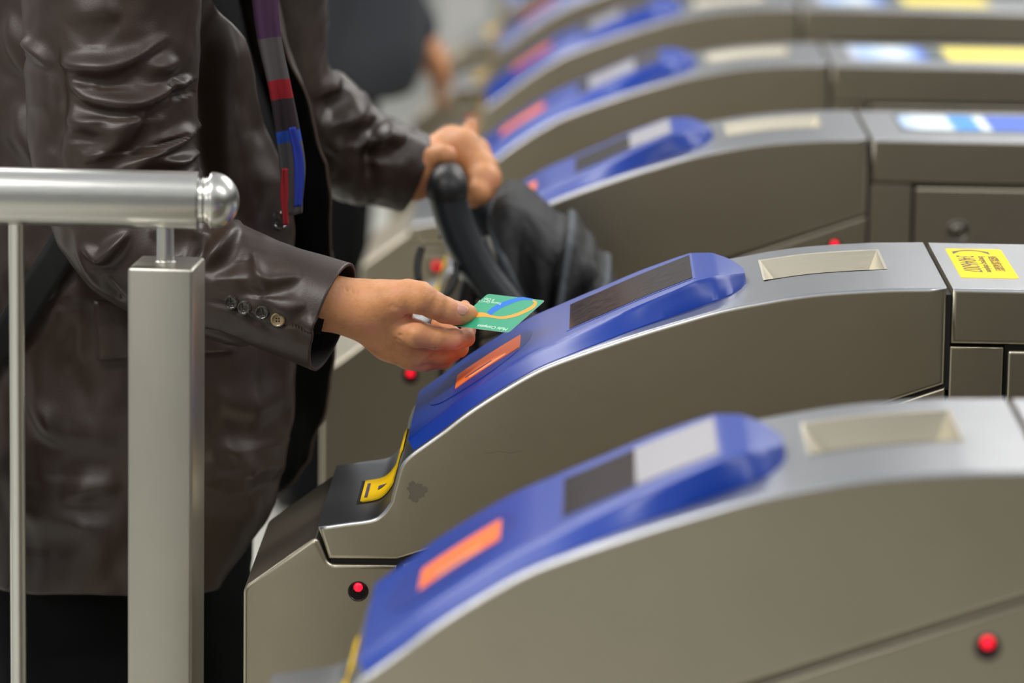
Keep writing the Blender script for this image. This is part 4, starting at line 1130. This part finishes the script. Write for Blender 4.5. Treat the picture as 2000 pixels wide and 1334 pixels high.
# ------------------------------------------------------------------ people farther back
def standing(name, x, y, facing, coat, label, sc=1., bulk=1., hem=.78, armdir=(.14, 0, -.30)):
    p = empty(name, (x, y, 0)); f = Vector((math.cos(facing), math.sin(facing), 0)); s = Vector((-f.y, f.x, 0))
    W_ = lambda a, b, c: tuple(Vector((x, y, 0))+f*a*sc+s*b*sc+Vector((0, 0, c*sc)))
    def put(n, fn, m, h):
        V, F = surface(fn, (x-.6, y-.6, -.01), (x+.6, y+.6, 1.8*sc), h); o = mesh_np(n, V, F, m, None); o.parent = p; o.matrix_parent_inverse = Matrix.Translation((-x, -y, 0)); return o
    def bodyf(G):
        c = lambda a, ra, b, rb: cone_sdf(G, W_(*a), ra*sc, W_(*b), rb*sc)
        d = c((0, 0, .95), .13, (0, 0, 1.35), .13); d = smin(d, c((0, 0, 1.40), .055, (.02, 0, 1.50), .055), .03)
        e = c((0, 0, 1.62), .085, (.01, 0, 1.58), .075); e = smin(e, c((.04, 0, 1.53), .035, (.05, 0, 1.52), .03), .03); e = smin(e, c((.088, 0, 1.585), .008, (.10, 0, 1.56), .012), .012)
        d = smin(d, e, .02)
        for sg in (-1, 1):
            d = smin(d, c((0, sg*.09, .9), .08, (0, sg*.09, .1), .04), .02)
            w = (.17, sg*.25, .86) if sg > 0 else (-.04, sg*.25, .80); d = smin(d, c((0, sg*.21, 1.36), .045, (.02, sg*.25, 1.08), .04), .02); d = smin(d, c((.02, sg*.25, 1.08), .038, w, .026), .01)
            d = smin(d, c(w, .026, (w[0]+.03, sg*.25, w[2]-.055), .030), .015); 
            for k in range(4): d = smin(d, c((w[0]+.03, sg*.25+(k-1.5)*.018, w[2]-.055), .010, (w[0]+.05-.006*k, sg*.25+(k-1.5)*.018, w[2]-.135+.004*abs(k-1)), .008), .004)
            d = smin(d, c((w[0]+.03, sg*.22, w[2]-.04), .012, (w[0]+.06, sg*.215, w[2]-.09), .009), .006)
        return d
    put('body', bodyf, M['skin'], .011)
    def coatf(G):
        c = lambda a, ra, b, rb: cone_sdf(G, W_(*a), ra*sc*bulk, W_(*b), rb*sc*bulk)
        d = c((0, -.06, hem+.10), .19, (0, -.08, 1.30), .15); d = smin(d, c((0, .06, hem+.10), .19, (0, .08, 1.30), .15), .06); d = smin(d, c((0, -.18, 1.37), .075, (0, .18, 1.37), .075), .05)
        for sg in (-1, 1): d = smin(d, c((0, sg*.21, 1.36), .075, (.02, sg*.26, 1.08), .07), .03); d = smin(d, c((.02, sg*.26, 1.08), .068, (.155, sg*.25, .875) if sg > 0 else (-.035, sg*.25, .82), .05), .02)
        return np.maximum(d, (hem*sc-G[..., 2]))
    put('coat', coatf, coat, .012)
    def trf(G):
        c = lambda a, ra, b, rb: cone_sdf(G, W_(*a), ra*sc, W_(*b), rb*sc)
        d = c((0, -.09, .92), .11, (0, -.10, .06), .07)
        return smin(d, c((0, .09, .92), .11, (0, .10, .06), .07), .03)
    put('trousers', trf, M['trouser'], .012)
    for sg in (-1, 1):
        put('shoe', lambda G: np.maximum(cone_sdf(G, W_(-.05, sg*.10, .045), .045*sc, W_(.16, sg*.10, .032), .034*sc), .004-G[..., 2]), M['shoe'], .009)
    put('hair', lambda G: np.maximum(cone_sdf(G, W_(-.015, 0, 1.635), .093*sc, W_(-.03, 0, 1.59), .085*sc), (G[..., 0]-W_(.04, 0, 0)[0])*f.x+(G[..., 1]-W_(.04, 0, 0)[1])*f.y-.0), M['hair'], .010)
    tag(p, label, 'person'); return p
pb = at(628, 100, 3.58)
standing('person', pb.x, 3.58, 0.0, M['coat'], 'blurred person in a dark grey coat far behind the pushchair handle')

pl1 = at(905, 60, 10.5)
o = box('trim_1', (pl1.x-.09, 10.4, 0), (pl1.x+.10, 10.7, 4.5), M['wall_pale']); o['kind'] = 'structure'

# ================================================================== CAMERA
cam = bpy.data.cameras.new('camera'); co = bpy.data.objects.new('camera', cam); COL.objects.link(co)
cam.sensor_width = 36; cam.lens = FPX/2000*36; cam.clip_start = .1; cam.clip_end = 200
co.location = (CX, -CD, CH)
c_, s_ = math.cos(ROL), math.sin(ROL)
# roll: picture x axis = cos*r - sin*u ... (see ray())
xr = Vector(_r*c_+_u*s_*1.0); 
d0 = Vector(ray(1000, 667)); dx = (Vector(ray(1001, 667))-d0).normalized(); dy = -(Vector(ray(1000, 668))-d0).normalized()
Rm = Matrix((dx, dy, -d0.normalized())).transposed().to_4x4(); Rm.translation = co.location
co.matrix_world = Rm
cam.dof.use_dof = True; cam.dof.focus_distance = 4.18; cam.dof.aperture_fstop = 3.4; cam.dof.aperture_blades = 0
SC.camera = co
SC.view_settings.view_transform = 'Standard'; SC.view_settings.look = 'None'; SC.view_settings.gamma = 1; SC.view_settings.use_curve_mapping = False
SC.view_settings.exposure = -.16
SC.cycles.use_denoising = True
